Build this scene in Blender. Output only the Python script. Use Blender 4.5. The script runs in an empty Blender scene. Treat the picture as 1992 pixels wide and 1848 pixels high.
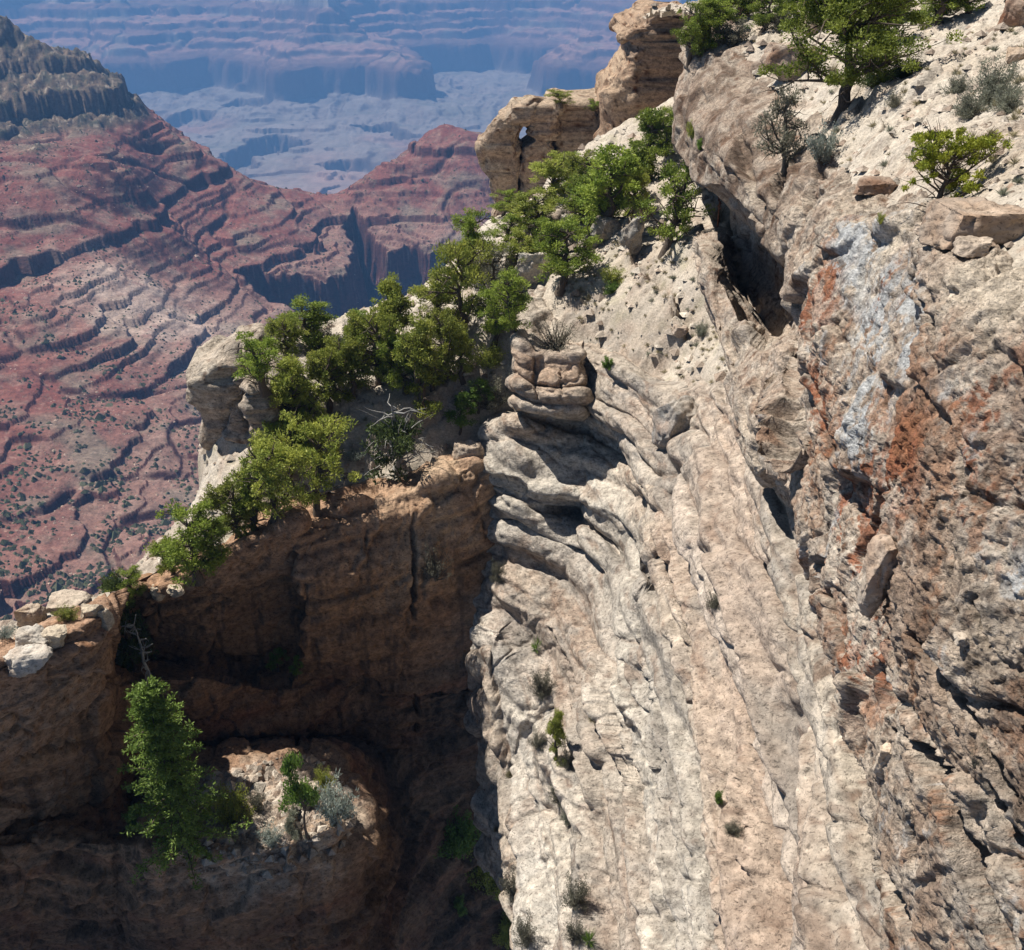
import bpy, math, random
import numpy as np
from mathutils import Vector, Matrix
from mathutils.bvhtree import BVHTree

# ---------------------------------------------------------------- camera, sky, sun, exposure
scene = bpy.context.scene
COL = scene.collection
PITCH = math.radians(30.0)            # the camera looks down from the rim
cam_d = bpy.data.cameras.new("camera")
cam_d.sensor_fit = 'HORIZONTAL'
cam_d.sensor_width = 36.0
FOC = 1873.0                          # focal length in pixels of a 1992 px wide picture
cam_d.lens = 18.0 / (996.0 / FOC)
cam_d.clip_start = 0.3
cam_d.clip_end = 60000.0
cam = bpy.data.objects.new("camera", cam_d)
cam.rotation_euler = (math.pi / 2 - PITCH, 0, 0)
COL.objects.link(cam)
scene.camera = cam

SUN = Vector((-0.47, 0.27, 0.84)).normalized()
SUN_EL = math.asin(SUN.z)
SUN_AZ = math.atan2(SUN.x, SUN.y)
w = bpy.data.worlds.new("World")
scene.world = w
w.use_nodes = True
nt = w.node_tree
sky = nt.nodes.new("ShaderNodeTexSky")
sky.sky_type = 'NISHITA'
sky.sun_disc = False
sky.sun_elevation = SUN_EL
sky.sun_rotation = SUN_AZ % (2 * math.pi)
sky.altitude = 2000
nt.links.new(sky.outputs[0], nt.nodes["Background"].inputs[0])
nt.nodes["Background"].inputs[1].default_value = 0.05

sl = bpy.data.lights.new("sun", 'SUN')
sl.energy = 5.0
sl.angle = math.radians(0.5)
sl.color = (1.0, 0.95, 0.87)
so = bpy.data.objects.new("sun", sl)
so.rotation_euler = SUN.to_track_quat('Z', 'Y').to_euler()
COL.objects.link(so)

scene.view_settings.view_transform = 'Standard'
scene.view_settings.look = 'None'
scene.view_settings.exposure = 0.46
scene.view_settings.gamma = 1.0
scene.view_settings.use_curve_mapping = False
cy = scene.cycles
cy.max_bounces = 5
cy.diffuse_bounces = 1
cy.glossy_bounces = 1
cy.transmission_bounces = 2
cy.volume_bounces = 0
cy.use_denoising = True

# ---------------------------------------------------------------- geometry helpers
CP, SP = math.cos(PITCH), math.sin(PITCH)
def ray(u, v):
    """direction whose length is such that depth 1 lies on the plane one metre ahead of the lens"""
    x = (u - 996.0) / FOC
    y = (924.0 - v) / FOC
    return np.array([x, CP + y * SP, -SP + y * CP])
def PD(u, v, d): return ray(u, v) * d
def PZ(u, v, z):
    r = ray(u, v); return r * (z / r[2])
def PY(u, v, y):
    r = ray(u, v); return r * (y / r[1])
def depth_of(p):
    return p[..., 1] * CP - p[..., 2] * SP

_rng = np.random.RandomState(7)
_G = _rng.normal(size=(256, 3)).astype(np.float32)
_G /= np.linalg.norm(_G, axis=1)[:, None]
_R = _rng.rand(65536).astype(np.float32)
def _hash(ix, iy, iz, seed):
    with np.errstate(over='ignore'):
        h = ix.astype(np.uint32) * np.uint32(374761393) + iy.astype(np.uint32) * np.uint32(668265263) \
            + iz.astype(np.uint32) * np.uint32(2147483647) + np.uint32((seed * 974634757 + 12345) & 0xffffffff)
        h = (h ^ (h >> np.uint32(13))) * np.uint32(1274126177)
        h = (h ^ (h >> np.uint32(16))) * np.uint32(2246822519)
    return h ^ (h >> np.uint32(15))
def perlin(p, seed=0):
    p = np.asarray(p, dtype=np.float64)
    pi = np.floor(p)
    f = (p - pi).astype(np.float32)
    pi = pi.astype(np.int64)
    u = f * f * f * (f * (f * 6 - 15) + 10)
    out = np.zeros(len(p), np.float32)
    for dx in (0, 1):
        wx = u[:, 0] if dx else 1 - u[:, 0]
        for dy in (0, 1):
            wy = u[:, 1] if dy else 1 - u[:, 1]
            for dz in (0, 1):
                wz = u[:, 2] if dz else 1 - u[:, 2]
                g = _G[_hash(pi[:, 0] + dx, pi[:, 1] + dy, pi[:, 2] + dz, seed) & np.uint32(255)]
                out += wx * wy * wz * (g[:, 0] * (f[:, 0] - dx) + g[:, 1] * (f[:, 1] - dy) + g[:, 2] * (f[:, 2] - dz))
    return out * 1.5
def fbm(p, oct=4, seed=0, gain=0.5, lac=2.03):
    p = np.asarray(p, dtype=np.float64); a = 1.0; o = 0; t = 0
    for i in range(oct):
        o = o + a * perlin(p, seed + i * 17); t += a; a *= gain; p = p * lac + 3.7
    return o / t * 1.3
def ridged(p, oct=4, seed=0, gain=0.5, lac=2.07):
    p = np.asarray(p, dtype=np.float64); a = 1.0; o = 0; t = 0
    for i in range(oct):
        o = o + a * (1 - 2.2 * np.abs(perlin(p, seed + i * 13))); t += a; a *= gain; p = p * lac + 1.3
    return o / t
def worley(p, seed=0, tilt=False):
    """nearest and second nearest feature distance and the random value of the nearest cell"""
    p = np.asarray(p, dtype=np.float64)
    pi = np.floor(p).astype(np.int64)
    f = (p - pi).astype(np.float32)
    n = len(p)
    f1 = np.full(n, 9, np.float32); f2 = np.full(n, 9, np.float32); cid = np.zeros(n, np.float32)
    tl = np.zeros(n, np.float32)
    for dx in (-1, 0, 1):
        for dy in (-1, 0, 1):
            for dz in (-1, 0, 1):
                h = _hash(pi[:, 0] + dx, pi[:, 1] + dy, pi[:, 2] + dz, seed)
                jx = _R[h & np.uint32(65535)]; jy = _R[(h >> np.uint32(4)) & np.uint32(65535)]
                jz = _R[(h >> np.uint32(9)) & np.uint32(65535)]
                d = (dx + jx - f[:, 0]) ** 2 + (dy + jy - f[:, 1]) ** 2 + (dz + jz - f[:, 2]) ** 2
                near = d < f1
                g = _G[(h >> np.uint32(7)) & np.uint32(255)]
                tl = np.where(near, -(g[:, 0] * (dx + jx - f[:, 0]) + g[:, 1] * (dy + jy - f[:, 1]) + g[:, 2] * (dz + jz - f[:, 2])), tl)
                f2 = np.where(near, f1, np.minimum(f2, d))
                cid = np.where(near, _R[(h >> np.uint32(13)) & np.uint32(65535)], cid)
                f1 = np.where(near, d, f1)
    return (np.sqrt(f1), np.sqrt(f2), cid, tl) if tilt else (np.sqrt(f1), np.sqrt(f2), cid)
def noise1(x, seed=0):
    i = np.floor(x).astype(np.int64); f = x - i
    z = np.zeros_like(i)
    a = _R[_hash(i, z, z, seed) & np.uint32(65535)]; b = _R[_hash(i + 1, z, z, seed) & np.uint32(65535)]
    return i, f, a, b
def ledges(x, seed=0, sharp=0.16):
    """random stair: flat runs joined by short steep jumps"""
    i, f, a, b = noise1(x, seed)
    t = np.clip((f - 0.5 + sharp) / (2 * sharp), 0, 1)
    t = t * t * (3 - 2 * t)
    return (a * (1 - t) + b * t).astype(np.float32)
def sstep(a, b, x):
    t = np.clip((x - a) / (b - a), 0, 1); return t * t * (3 - 2 * t)
def mix(a, b, t):
    return a + (b - a) * (t[:, None] if getattr(t, 'ndim', 0) == 1 and (np.ndim(a) >= 1 or np.ndim(b) >= 1) and np.ndim(b) > 0 and np.shape(b)[-1:] == (3,) else t)

def build_mesh(name, verts, faces, mat, col=None, smooth=True, parent=None, attr='Col'):
    """verts (n,3); faces (m,3) or (m,4)"""
    verts = np.ascontiguousarray(verts, np.float32); faces = np.ascontiguousarray(faces, np.int32)
    me = bpy.data.meshes.new(name)
    k = faces.shape[1]
    me.vertices.add(len(verts)); me.vertices.foreach_set('co', verts.ravel())
    me.loops.add(faces.size); me.loops.foreach_set('vertex_index', faces.ravel())
    me.polygons.add(len(faces))
    me.polygons.foreach_set('loop_start', np.arange(0, faces.size, k, dtype=np.int32))
    me.polygons.foreach_set('use_smooth', np.full(len(faces), smooth))
    me.update(calc_edges=True)
    if col is not None:
        a = me.attributes.new(attr, 'FLOAT_COLOR', 'POINT')
        c = np.ones((len(verts), 4), np.float32); c[:, :3] = np.clip(col, 0.004, 0.95)
        a.data.foreach_set('color', c.ravel())
    if mat is not None: me.materials.append(mat)
    o = bpy.data.objects.new(name, me)
    COL.objects.link(o)
    if parent is not None: o.parent = parent
    return o
def grid_faces(nr, nc, keep=None):
    i = np.arange(nr * nc).reshape(nr, nc)
    f = np.stack([i[:-1, :-1], i[:-1, 1:], i[1:, 1:], i[1:, :-1]], -1).reshape(-1, 4)
    if keep is not None:
        k = keep.reshape(nr, nc)
        kk = (k[:-1, :-1] & k[:-1, 1:] & k[1:, 1:] & k[1:, :-1]).reshape(-1)
        f = f[kk]
    return f
def compact(verts, faces, *arrs):
    used = np.zeros(len(verts), bool); used[faces.ravel()] = True
    m = np.cumsum(used) - 1
    return (verts[used], m[faces]) + tuple(a[used] for a in arrs)
def grid_normals(P):
    du = np.gradient(P, axis=1); dv = np.gradient(P, axis=0)
    n = np.cross(dv, du)
    return n / (np.linalg.norm(n, axis=2, keepdims=True) + 1e-9)
def soft_normals(P, it=12):
    n = grid_normals(P)
    for _ in range(it):
        for ax in (0, 1):
            m = n.copy()
            if ax == 0: m[1:-1] = .25 * n[:-2] + .5 * n[1:-1] + .25 * n[2:]
            else: m[:, 1:-1] = .25 * n[:, :-2] + .5 * n[:, 1:-1] + .25 * n[:, 2:]
            n = m
    return n / (np.linalg.norm(n, axis=2, keepdims=True) + 1e-9)
def bil(Z, fi, fj):
    # bilinear look-up in a grid
    fi = np.clip(fi, 0, Z.shape[0] - 1.001); fj = np.clip(fj, 0, Z.shape[1] - 1.001)
    i = fi.astype(int); j = fj.astype(int); a = fi - i; b = fj - j
    return (Z[i, j] * (1 - b) + Z[i, j + 1] * b) * (1 - a) + (Z[i + 1, j] * (1 - b) + Z[i + 1, j + 1] * b) * a
def catmull(C, n_total, axis_len):
    """resample control columns C (r,c,3) along axis 1 with a Catmull-Rom spline, n_total samples spread by axis_len"""
    r, c, _ = C.shape
    cum = np.concatenate([[0], np.cumsum(axis_len)]); cum /= cum[-1]
    t = np.linspace(0, 1, n_total)
    seg = np.clip(np.searchsorted(cum, t, side='right') - 1, 0, c - 2)
    f = (t - cum[seg]) / (cum[seg + 1] - cum[seg])
    g = lambda k: C[:, np.clip(k, 0, c - 1)]
    p0, p1, p2, p3 = g(seg - 1), g(seg), g(seg + 1), g(seg + 2)
    f = f[None, :, None]
    return 0.5 * (2 * p1 + (p2 - p0) * f + (2 * p0 - 5 * p1 + 4 * p2 - p3) * f ** 2 + (3 * p1 - p0 - 3 * p2 + p3) * f ** 3)
def linrows(C, n_total, axis_len, soft=0.0):
    r, c, _ = C.shape
    cum = np.concatenate([[0], np.cumsum(axis_len)]); cum /= cum[-1]
    t = np.linspace(0, 1, n_total)
    seg = np.clip(np.searchsorted(cum, t, side='right') - 1, 0, r - 2)
    f = ((t - cum[seg]) / (cum[seg + 1] - cum[seg]))[:, None, None]
    out = C[seg] * (1 - f) + C[seg + 1] * f
    for _ in range(int(soft)):
        o2 = out.copy(); o2[1:-1] = 0.25 * out[:-2] + 0.5 * out[1:-1] + 0.25 * out[2:]; out = o2
    return out
def proj(P):
    d = depth_of(P)
    return np.stack([996 + FOC * P[..., 0] / d, 924 - FOC * (P[..., 1] * SP + P[..., 2] * CP) / d], -1)
def loft(C, nr, nc, soft=3):
    """control net (rows, cols, 3) -> dense grid, sampled evenly by apparent size"""
    C = np.array(C, float)
    q = proj(C)
    def size(ax):
        w_ = np.linalg.norm(np.diff(C, axis=ax), axis=2); d_ = depth_of(C)
        d_ = (d_[:, 1:] + d_[:, :-1]) / 2 if ax == 1 else (d_[1:] + d_[:-1]) / 2
        return np.maximum(np.linalg.norm(np.diff(q, axis=ax), axis=2), .55 * w_ / d_ * FOC).mean(1 - ax) + 12
    lc, lr = size(1), size(0)
    D = catmull(C, nc, np.minimum(lc, 500))
    return linrows(D, nr, np.minimum(lr, 500), soft)
def inside(poly, x, y):
    poly = np.asarray(poly); res = np.zeros(len(x), bool); j = len(poly) - 1
    for i in range(len(poly)):
        xi, yi = poly[i]; xj, yj = poly[j]
        c = ((yi > y) != (yj > y)) & (x < (xj - xi) * (y - yi) / (yj - yi + 1e-12) + xi)
        res ^= c; j = i
    return res
def rbf(pts, q, power=1.0, smooth=0.0):
    """z from scattered (x,y,z) control points"""
    pts = np.asarray(pts, float); n = len(pts)
    s = np.abs(pts[:, :2]).max()
    X = pts[:, :2] / s
    A = np.linalg.norm(X[:, None] - X[None], axis=2) ** power
    M = np.zeros((n + 3, n + 3)); M[:n, :n] = A - smooth * np.eye(n)
    M[:n, n] = 1; M[:n, n + 1:] = X; M[n, :n] = 1; M[n + 1:, :n] = X.T
    sol = np.linalg.solve(M, np.concatenate([pts[:, 2], np.zeros(3)]))
    Q = q / s; out = np.zeros(len(q))
    for k in range(0, len(q), 40000):
        B = np.linalg.norm(Q[k:k + 40000, None] - X[None], axis=2) ** power
        out[k:k + 40000] = B @ sol[:n] + sol[n] + Q[k:k + 40000] @ sol[n + 1:]
    return out

# ---------------------------------------------------------------- materials
def new_mat(name):
    m = bpy.data.materials.new(name); m.use_nodes = True
    n = m.node_tree.nodes; l = m.node_tree.links
    b = n["Principled BSDF"]
    b.inputs["Roughness"].default_value = 0.95
    b.inputs["Specular IOR Level"].default_value = 0.15
    return m, n, l, b
def rock_mat(name, scale=1.0, bump=0.6, dist=0.08, speck=0.5, var=0.45):
    """albedo from the vertex colours, broken up by fine grain, dark lichen specks and pits"""
    m, n, l, b = new_mat(name)
    at = n.new("ShaderNodeAttribute"); at.attribute_name = 'Col'
    geo = n.new("ShaderNodeNewGeometry")
    mp = n.new("ShaderNodeMapping"); mp.inputs["Scale"].default_value = (scale, scale, scale * 1.5)
    l.new(geo.outputs["Position"], mp.inputs["Vector"])
    n1 = n.new("ShaderNodeTexNoise"); n1.inputs["Scale"].default_value = 2.2; n1.inputs["Detail"].default_value = 9
    n1.inputs["Roughness"].default_value = 0.72
    l.new(mp.outputs[0], n1.inputs["Vector"])
    r1 = n.new("ShaderNodeMapRange"); r1.inputs[1].default_value = 0.3; r1.inputs[2].default_value = 0.7
    r1.inputs[3].default_value = 1 - var; r1.inputs[4].default_value = 1 + var * 0.75
    l.new(n1.outputs["Fac"], r1.inputs[0])
    v1 = n.new("ShaderNodeTexNoise"); v1.inputs["Scale"].default_value = 7.5; v1.inputs["Detail"].default_value = 6
    v1.inputs["Roughness"].default_value = 0.75; v1.inputs["Distortion"].default_value = 0.6
    l.new(mp.outputs[0], v1.inputs["Vector"])
    r2 = n.new("ShaderNodeMapRange"); r2.inputs[1].default_value = 0.53; r2.inputs[2].default_value = 0.62
    r2.inputs[3].default_value = 1.0; r2.inputs[4].default_value = 1 - speck
    l.new(v1.outputs["Fac"], r2.inputs[0])
    mu = n.new("ShaderNodeMath"); mu.operation = 'MULTIPLY'
    l.new(r1.outputs[0], mu.inputs[0]); l.new(r2.outputs[0], mu.inputs[1])
    vm = n.new("ShaderNodeVectorMath"); vm.operation = 'SCALE'
    l.new(at.outputs["Color"], vm.inputs[0]); l.new(mu.outputs[0], vm.inputs["Scale"])
    l.new(vm.outputs[0], b.inputs["Base Color"])
    nb = n.new("ShaderNodeTexNoise"); nb.inputs["Scale"].default_value = 3.2; nb.inputs["Detail"].default_value = 10
    nb.inputs["Roughness"].default_value = 0.66; nb.inputs["Distortion"].default_value = 0.3
    l.new(mp.outputs[0], nb.inputs["Vector"])
    bu = n.new("ShaderNodeBump"); bu.inputs["Strength"].default_value = bump; bu.inputs["Distance"].default_value = dist
    l.new(nb.outputs["Fac"], bu.inputs["Height"])
    l.new(bu.outputs[0], b.inputs["Normal"])
    return m
def leaf_mat(name, c1, c2, trans=0.34):
    m, n, l, b = new_mat(name)
    at = n.new("ShaderNodeAttribute"); at.attribute_name = 'Col'
    oi = n.new("ShaderNodeObjectInfo")
    mx = n.new("ShaderNodeMix"); mx.data_type = 'RGBA'
    mx.inputs[6].default_value = (*c1, 1); mx.inputs[7].default_value = (*c2, 1)
    l.new(at.outputs["Fac"], mx.inputs[0])
    hs = n.new("ShaderNodeHueSaturation")
    mr = n.new("ShaderNodeMapRange"); mr.inputs[3].default_value = 0.75; mr.inputs[4].default_value = 1.2
    l.new(oi.outputs["Random"], mr.inputs[0]); l.new(mr.outputs[0], hs.inputs["Value"])
    l.new(mx.outputs[2], hs.inputs["Color"])
    l.new(hs.outputs[0], b.inputs["Base Color"])
    b.inputs["Roughness"].default_value = 0.6; b.inputs["Specular IOR Level"].default_value = 0.3
    tr = n.new("ShaderNodeBsdfTranslucent"); l.new(hs.outputs[0], tr.inputs[0])
    ms = n.new("ShaderNodeMixShader"); ms.inputs[0].default_value = trans
    l.new(b.outputs[0], ms.inputs[1]); l.new(tr.outputs[0], ms.inputs[2])
    l.new(ms.outputs[0], n["Material Output"].inputs["Surface"])
    return m
def bark_mat(name, c):
    m, n, l, b = new_mat(name)
    tc = n.new("ShaderNodeTexCoord"); mp = n.new("ShaderNodeMapping"); mp.inputs["Scale"].default_value = (40, 40, 5)
    l.new(tc.outputs["Object"], mp.inputs[0])
    no = n.new("ShaderNodeTexNoise"); no.inputs["Detail"].default_value = 5; l.new(mp.outputs[0], no.inputs[0])
    cr = n.new("ShaderNodeValToRGB"); cr.color_ramp.elements[0].color = (*[k * .45 for k in c], 1); cr.color_ramp.elements[1].color = (*[min(1, k * 1.6) for k in c], 1)
    cr.color_ramp.elements[0].position = .3; cr.color_ramp.elements[1].position = .7
    l.new(no.outputs["Fac"], cr.inputs[0]); l.new(cr.outputs[0], b.inputs["Base Color"])
    bu = n.new("ShaderNodeBump"); bu.inputs["Strength"].default_value = .6; bu.inputs["Distance"].default_value = .03
    l.new(no.outputs["Fac"], bu.inputs["Height"]); l.new(bu.outputs[0], b.inputs["Normal"])
    return m
def tag(o, label=None, cat=None, group=None, kind=None):
    if label: o['label'] = label
    if cat: o['category'] = cat
    if group: o['group'] = group
    if kind: o['kind'] = kind
    return o
# ---------------------------------------------------------------- the near cliffs
M_ROCK = rock_mat("limestone", 1.0, 0.9, 0.22, 0.62, 0.62)
M_NEAR = rock_mat("lichen_limestone", 2.4, 1.0, 0.12, 0.66, 0.66)
M_SAND = rock_mat("pale_gravel", 2.4, 0.8, 0.10, 0.5, 0.42)

CREAM = np.array([.56, .475, .375]); PALE = np.array([.64, .57, .475]); PINK = np.array([.43, .32, .245])
GREY = np.array([.36, .32, .275]); BROWN = np.array([.20, .125, .085]); DARK = np.array([.07, .052, .042])
RUST = np.array([.27, .095, .045]); LICH = np.array([.50, .50, .49]); OCHRE = np.array([.42, .21, .08]); ORANGE = np.array([.33, .16, .085])

def rock_disp(P, N, big=1.0, fine=1.0, bed=1.0, seed=0, S=None, rib=0.0, fac=0.5, sharp=.10, wob=.7, soft=2):
    """beds, angular facets, joints and rough weathering, all tied to place (metres); S is the way along the wall"""
    sh = P.shape
    p = P.reshape(-1, 3); n = N.reshape(-1, 3)
    warp = fbm(p * 0.11, 3, seed + 1)
    zz = p[:, 2] + wob * warp + 0.3 * wob * fbm(p * 0.5, 2, seed + 2)
    st = (ledges(zz * 0.42, seed + 3, sharp) - .5) * 0.75 + (ledges(zz * 1.25, seed + 4, sharp * 1.1) - .5) * 0.42 + (ledges(zz * 3.6, seed + 5, .2) - .5) * 0.14
    fade = 0.35 + 0.65 * sstep(-.25, .35, fbm(p * 0.16, 2, seed + 6))
    q = p + 0.35 * np.stack([fbm(p * .7, 2, seed + 7), fbm(p * .7 + 9, 2, seed + 8), fbm(p * .7 + 5, 2, seed + 9)], 1)
    f1, f2, cid, tl = worley(q * np.array([.36, .36, .55]), seed + 10, True)
    blk = big * (cid - .5) * 0.6 + fac * tl * 1.3 - .22 * sstep(.07, .0, f2 - f1)
    g1, g2, gid, gt = worley(q * np.array([1.15, 1.15, 1.7]), seed + 11, True)
    blk2 = big * (gid - .5) * 0.2 + fac * gt * .45 - 0.08 * sstep(.08, .0, g2 - g1)
    h1, h2, hid, ht = worley(q * np.array([3.4, 3.4, 4.6]), seed + 16, True)
    rough = ridged(p * np.array([.6, .6, .9]), 4, seed + 12) * 0.14 + fbm(p * 2.2, 5, seed + 13, .66) * 0.16 + (hid - .5) * .07 + ht * .14
    d = bed * st * fade + blk + big * .7 * fbm(p * .13, 3, seed + 14) + fine * (blk2 + rough)
    if S is not None:
        c = np.stack([S.ravel() * .085, zz * .36, 0 * zz], 1); c[:, 0] += .25 * fbm(p * .3, 2, seed + 24); c[:, 1] += .10 * fbm(p * .25, 3, seed + 25)
        r1, r2, rid, rt = worley(c, seed + 20, True)
        s1, s2, sid, stt = worley(c * np.array([2.6, 2.8, 1]) + 5, seed + 21, True)
        r3 = np.abs(perlin(np.stack([S.ravel() * .035, zz * .5, 0 * zz], 1), seed + 30)); r4 = np.abs(perlin(np.stack([S.ravel() * .07 + 9, zz * 1.25, 0 * zz], 1), seed + 31))
        d = d + np.clip(rib + .12, 0, 1) * (np.minimum(r3 * 2.6, 1) * 1.25 + np.minimum(r4 * 3.0, 1) * .40 - 1.0)
        d = d + rib * ((rid - .5) * .25 + rt * .25 - .30 * sstep(.08, 0, r2 - r1)) + (.35 + .65 * np.clip(rib, 0, 1)) * ((sid - .5) * .16 + stt * .22 - .12 * sstep(.10, 0, s2 - s1))
    d = d.reshape(sh[:2])
    for _ in range(soft):
        e = d.copy()
        e[1:-1] = .25 * d[:-2] + .5 * d[1:-1] + .25 * d[2:]; d = e.copy()
        d[:, 1:-1] = .25 * e[:, :-2] + .5 * e[:, 1:-1] + .25 * e[:, 2:]
    d = d.ravel()
    return (p + n * d[:, None]).reshape(sh), d
def slots(P, N, lines):
    """carve open joints and pockets: (points seen at (u, v)), half width, depth in metres"""
    q = proj(P); flat = P.reshape(-1, 3); sh = P.shape; qq = q.reshape(-1, 2)
    D = np.zeros(len(flat))
    wv = flat + np.stack([fbm(flat * 1.3, 4, 61, .6), fbm(flat * 1.3 + 7, 4, 62, .6), fbm(flat * 1.3 + 3, 4, 63, .6)], 1) * .22
    for pts, w_, dp in lines:
        W = [flat[np.argmin(((qq - np.array(c)) ** 2).sum(1))] for c in pts]
        lo = np.min(W, 0) - 3 * w_ - .5; hi = np.max(W, 0) + 3 * w_ + .5
        idx = np.where(((flat > lo) & (flat < hi)).all(1))[0]
        if len(idx) == 0: continue
        best = np.full(len(idx), 1e9); par = np.zeros(len(idx))
        for k_, (A_, B_) in enumerate(zip(W[:-1], W[1:])):
            ab = B_ - A_; t_ = np.clip(((wv[idx] - A_) @ ab) / (ab @ ab + 1e-9), 0, 1)
            d_ = np.linalg.norm(wv[idx] - (A_ + t_[:, None] * ab), axis=1)
            m_ = d_ < best; best = np.where(m_, d_, best); par = np.where(m_, k_ + t_, par)
        taper = sstep(0, .5, par) * sstep(0, .5, len(W) - 1 - par) * .6 + .4
        D[idx] = np.maximum(D[idx], dp * taper * sstep(1.25, .55, best / (w_ * taper)))
    return P - N * D.reshape(sh[:2])[..., None]
def along(P):
    m = P[P.shape[0] // 2]
    s = np.concatenate([[0], np.cumsum(np.linalg.norm(np.diff(m, axis=0), axis=1))])
    return np.broadcast_to(s, P.shape[:2])

def rock_color(p, seed=0, warm=0.0, grey=0.5, dark=0.5):
    c1 = fbm(p * 0.13, 4, seed + 31); c2 = fbm(p * np.array([.5, .5, .9]), 5, seed + 32, .62); c3 = fbm(p * np.array([1.6, 1.6, .8]), 4, seed + 33, .62)
    zb = ledges((p[:, 2] + .6 * fbm(p * .2, 2, seed + 34)) * .9, seed + 35, .2)
    c = mix(np.tile(CREAM, (len(p), 1)), PINK, np.clip(.30 + warm + .9 * c1 + .35 * (zb - .5), 0, 1))
    c = mix(c, GREY, np.clip((grey - .5) + sstep(.0, .45, c2) * .75, 0, 1))
    c = mix(c, PALE, sstep(.05, .5, -c2) * .6)
    c = mix(c, BROWN, sstep(.18, .5, c3) * dark * 1.1)
    f = fbm(p * 2.3, 4, seed + 36, .7)
    c = mix(c, DARK, sstep(.22, .48, f) * dark * .8)
    return c
def blob(p, spots):
    m = np.zeros(len(p))
    for (u, v, d, r) in spots:
        c = PD(u, v, d)
        m = np.maximum(m, np.exp(-((p - c) ** 2).sum(1) / (r * r)))
    return m
def near_cols(P): return P.reshape(-1, 3)

# ---- lower cliff: the curved wall under the bench and the long ribs that run along it
VR = [1100, 1300, 1500, 1700, 1900, 2250]
def right(us, zs):
    return [PZ(q_[0], q_[1], zs) if isinstance(q_, tuple) else PZ(q_, v, zs) for q_, v in zip(us, VR)]
Zr = dict(r1=-15.0, A=-17.3, B=-19.8, B2=-20.6, C=-22.6, C2=-23.2, D=-25.2, E=-27.6, E2=-28.4, F=-31.2, G=-34.6, H=-39.2)
def rowpts(left, us, z): return [PD(*q) for q in left] + right(us, z)
rows = []
# columns at the far end: hidden west end, crack, block, block corner, curve, notch
rows.append(rowpts([(999, 640, 63), (1008, 640, 57.5), (1060, 655, 57), (1130, 660, 56.5), (1140, 662, 56.2), (1205, 690, 54), (1300, 735, 51), (1400, 728, 44.5)], [1590, 1645, 1690, 1720, 1745, 1790], Zr['r1'] + .5))
rows.append(rowpts([(999, 670, 61.5), (1006, 668, 54.1), (1058, 690, 53.4), (1130, 690, 53.1), (1139, 698, 55.2), (1205, 718, 51), (1290, 765, 47.5), (1388, 772, 42.5)], [1545, 1600, 1645, 1680, 1705, 1745], Zr['r1'] - .3))
rows.append(rowpts([(999, 727, 61.5), (1003, 725, 53.9), (1055, 745, 53.0), (1128, 745, 52.9), (1139, 753, 55.0), (1222, 790, 50), (1292, 860, 46), (1372, 838, 41.2)], [1475, 1530, 1570, 1600, 1625, 1665], Zr['A']))
rows.append(rowpts([(999, 779, 61.5), (1004, 777, 53.800000000000004), (1055, 792, 52.8), (1128, 794, 52.7), (1139, 802, 54.800000000000004), (1222, 852, 49.6), (1270, 930, 45.4), (1325, 950, 41.0)], [1365, 1425, 1472, 1505, 1530, 1575], Zr['B']))
rows.append(rowpts([(999, 799, 61.5), (1004, 797, 55.6), (1055, 815, 55.4), (1128, 825, 56.0), (1144.8, 834.0, 55.4), (1212, 870, 53.2), (1262, 945, 46.6), (1330, 955, 42.2)], [1380, 1438, 1482, 1512, 1537, 1580], Zr['B2']))
rows.append(rowpts([(930, 845, 57.6), (1003, 845, 55.5), (1055, 865, 55.0), (1128, 880, 54.8), (1143.4, 887.0, 54.4), (1205, 915, 53.0), (1258, 960, 46.4), (1296, 1010, 41.4)], [1318, 1375, 1410, 1440, 1465, 1500], Zr['C']))
rows.append(rowpts([(930, 920, 57.0), (1000, 925, 54.6), (1050, 955, 54.0), (1128, 962, 53.2), (1143.4, 971.6, 52.5), (1205, 1010, 49.5), (1243, 1055, 46.0), (1280, 1070, 41.0)], [1296, 1350, 1388, 1418, 1443, 1478], Zr['C2']))
rows.append(rowpts([(930, 940, 58.2), (1000, 948, 56.0), (1050, 975, 55.5), (1128, 992, 56.4), (1142.0, 1002.0, 54.2), (1198, 1052, 52.2), (1232, 1100, 46.6), (1262, 1085, 42.6)], [1292, 1352, 1394, 1424, 1449, 1484], Zr['D']))
rows.append(rowpts([(930, 1010, 57.6), (996, 1015, 55.3), (1045, 1040, 54.6), (1115, 1060, 53.2), (1126.4, 1070.0, 52.6), (1172, 1110, 50.0), (1203, 1180, 46.8), (1212, 1235, 44)], [(1222, 1290), (1255, 1400), (1292, 1523), (1318, 1700), (1340, 1900), (1368, 2250)], Zr['E']))
rows.append(rowpts([(930, 1060, 57.4), (992, 1065, 56.5), (1035, 1090, 55.9), (1095, 1120, 54.5), (1104.0, 1130.0, 54.0), (1140, 1170, 52.1), (1165, 1230, 49.1), (1200, 1265, 45.6)], [(1233, 1296), (1267, 1402), (1304, 1524), (1330, 1700), (1352, 1900), (1380, 2250)], Zr['E2']))
rows.append(rowpts([(930, 1120, 57.0), (988, 1125, 54.8), (1025, 1150, 54.0), (1072, 1180, 53.0), (1078.6, 1190.0, 52.6), (1105, 1230, 51.2), (1125, 1290, 49.2), (1138, 1320, 47.5)], [(1152, 1360), (1180, 1435), (1205, 1530), (1228, 1700), (1248, 1900), (1275, 2250)], Zr['F']))
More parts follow.
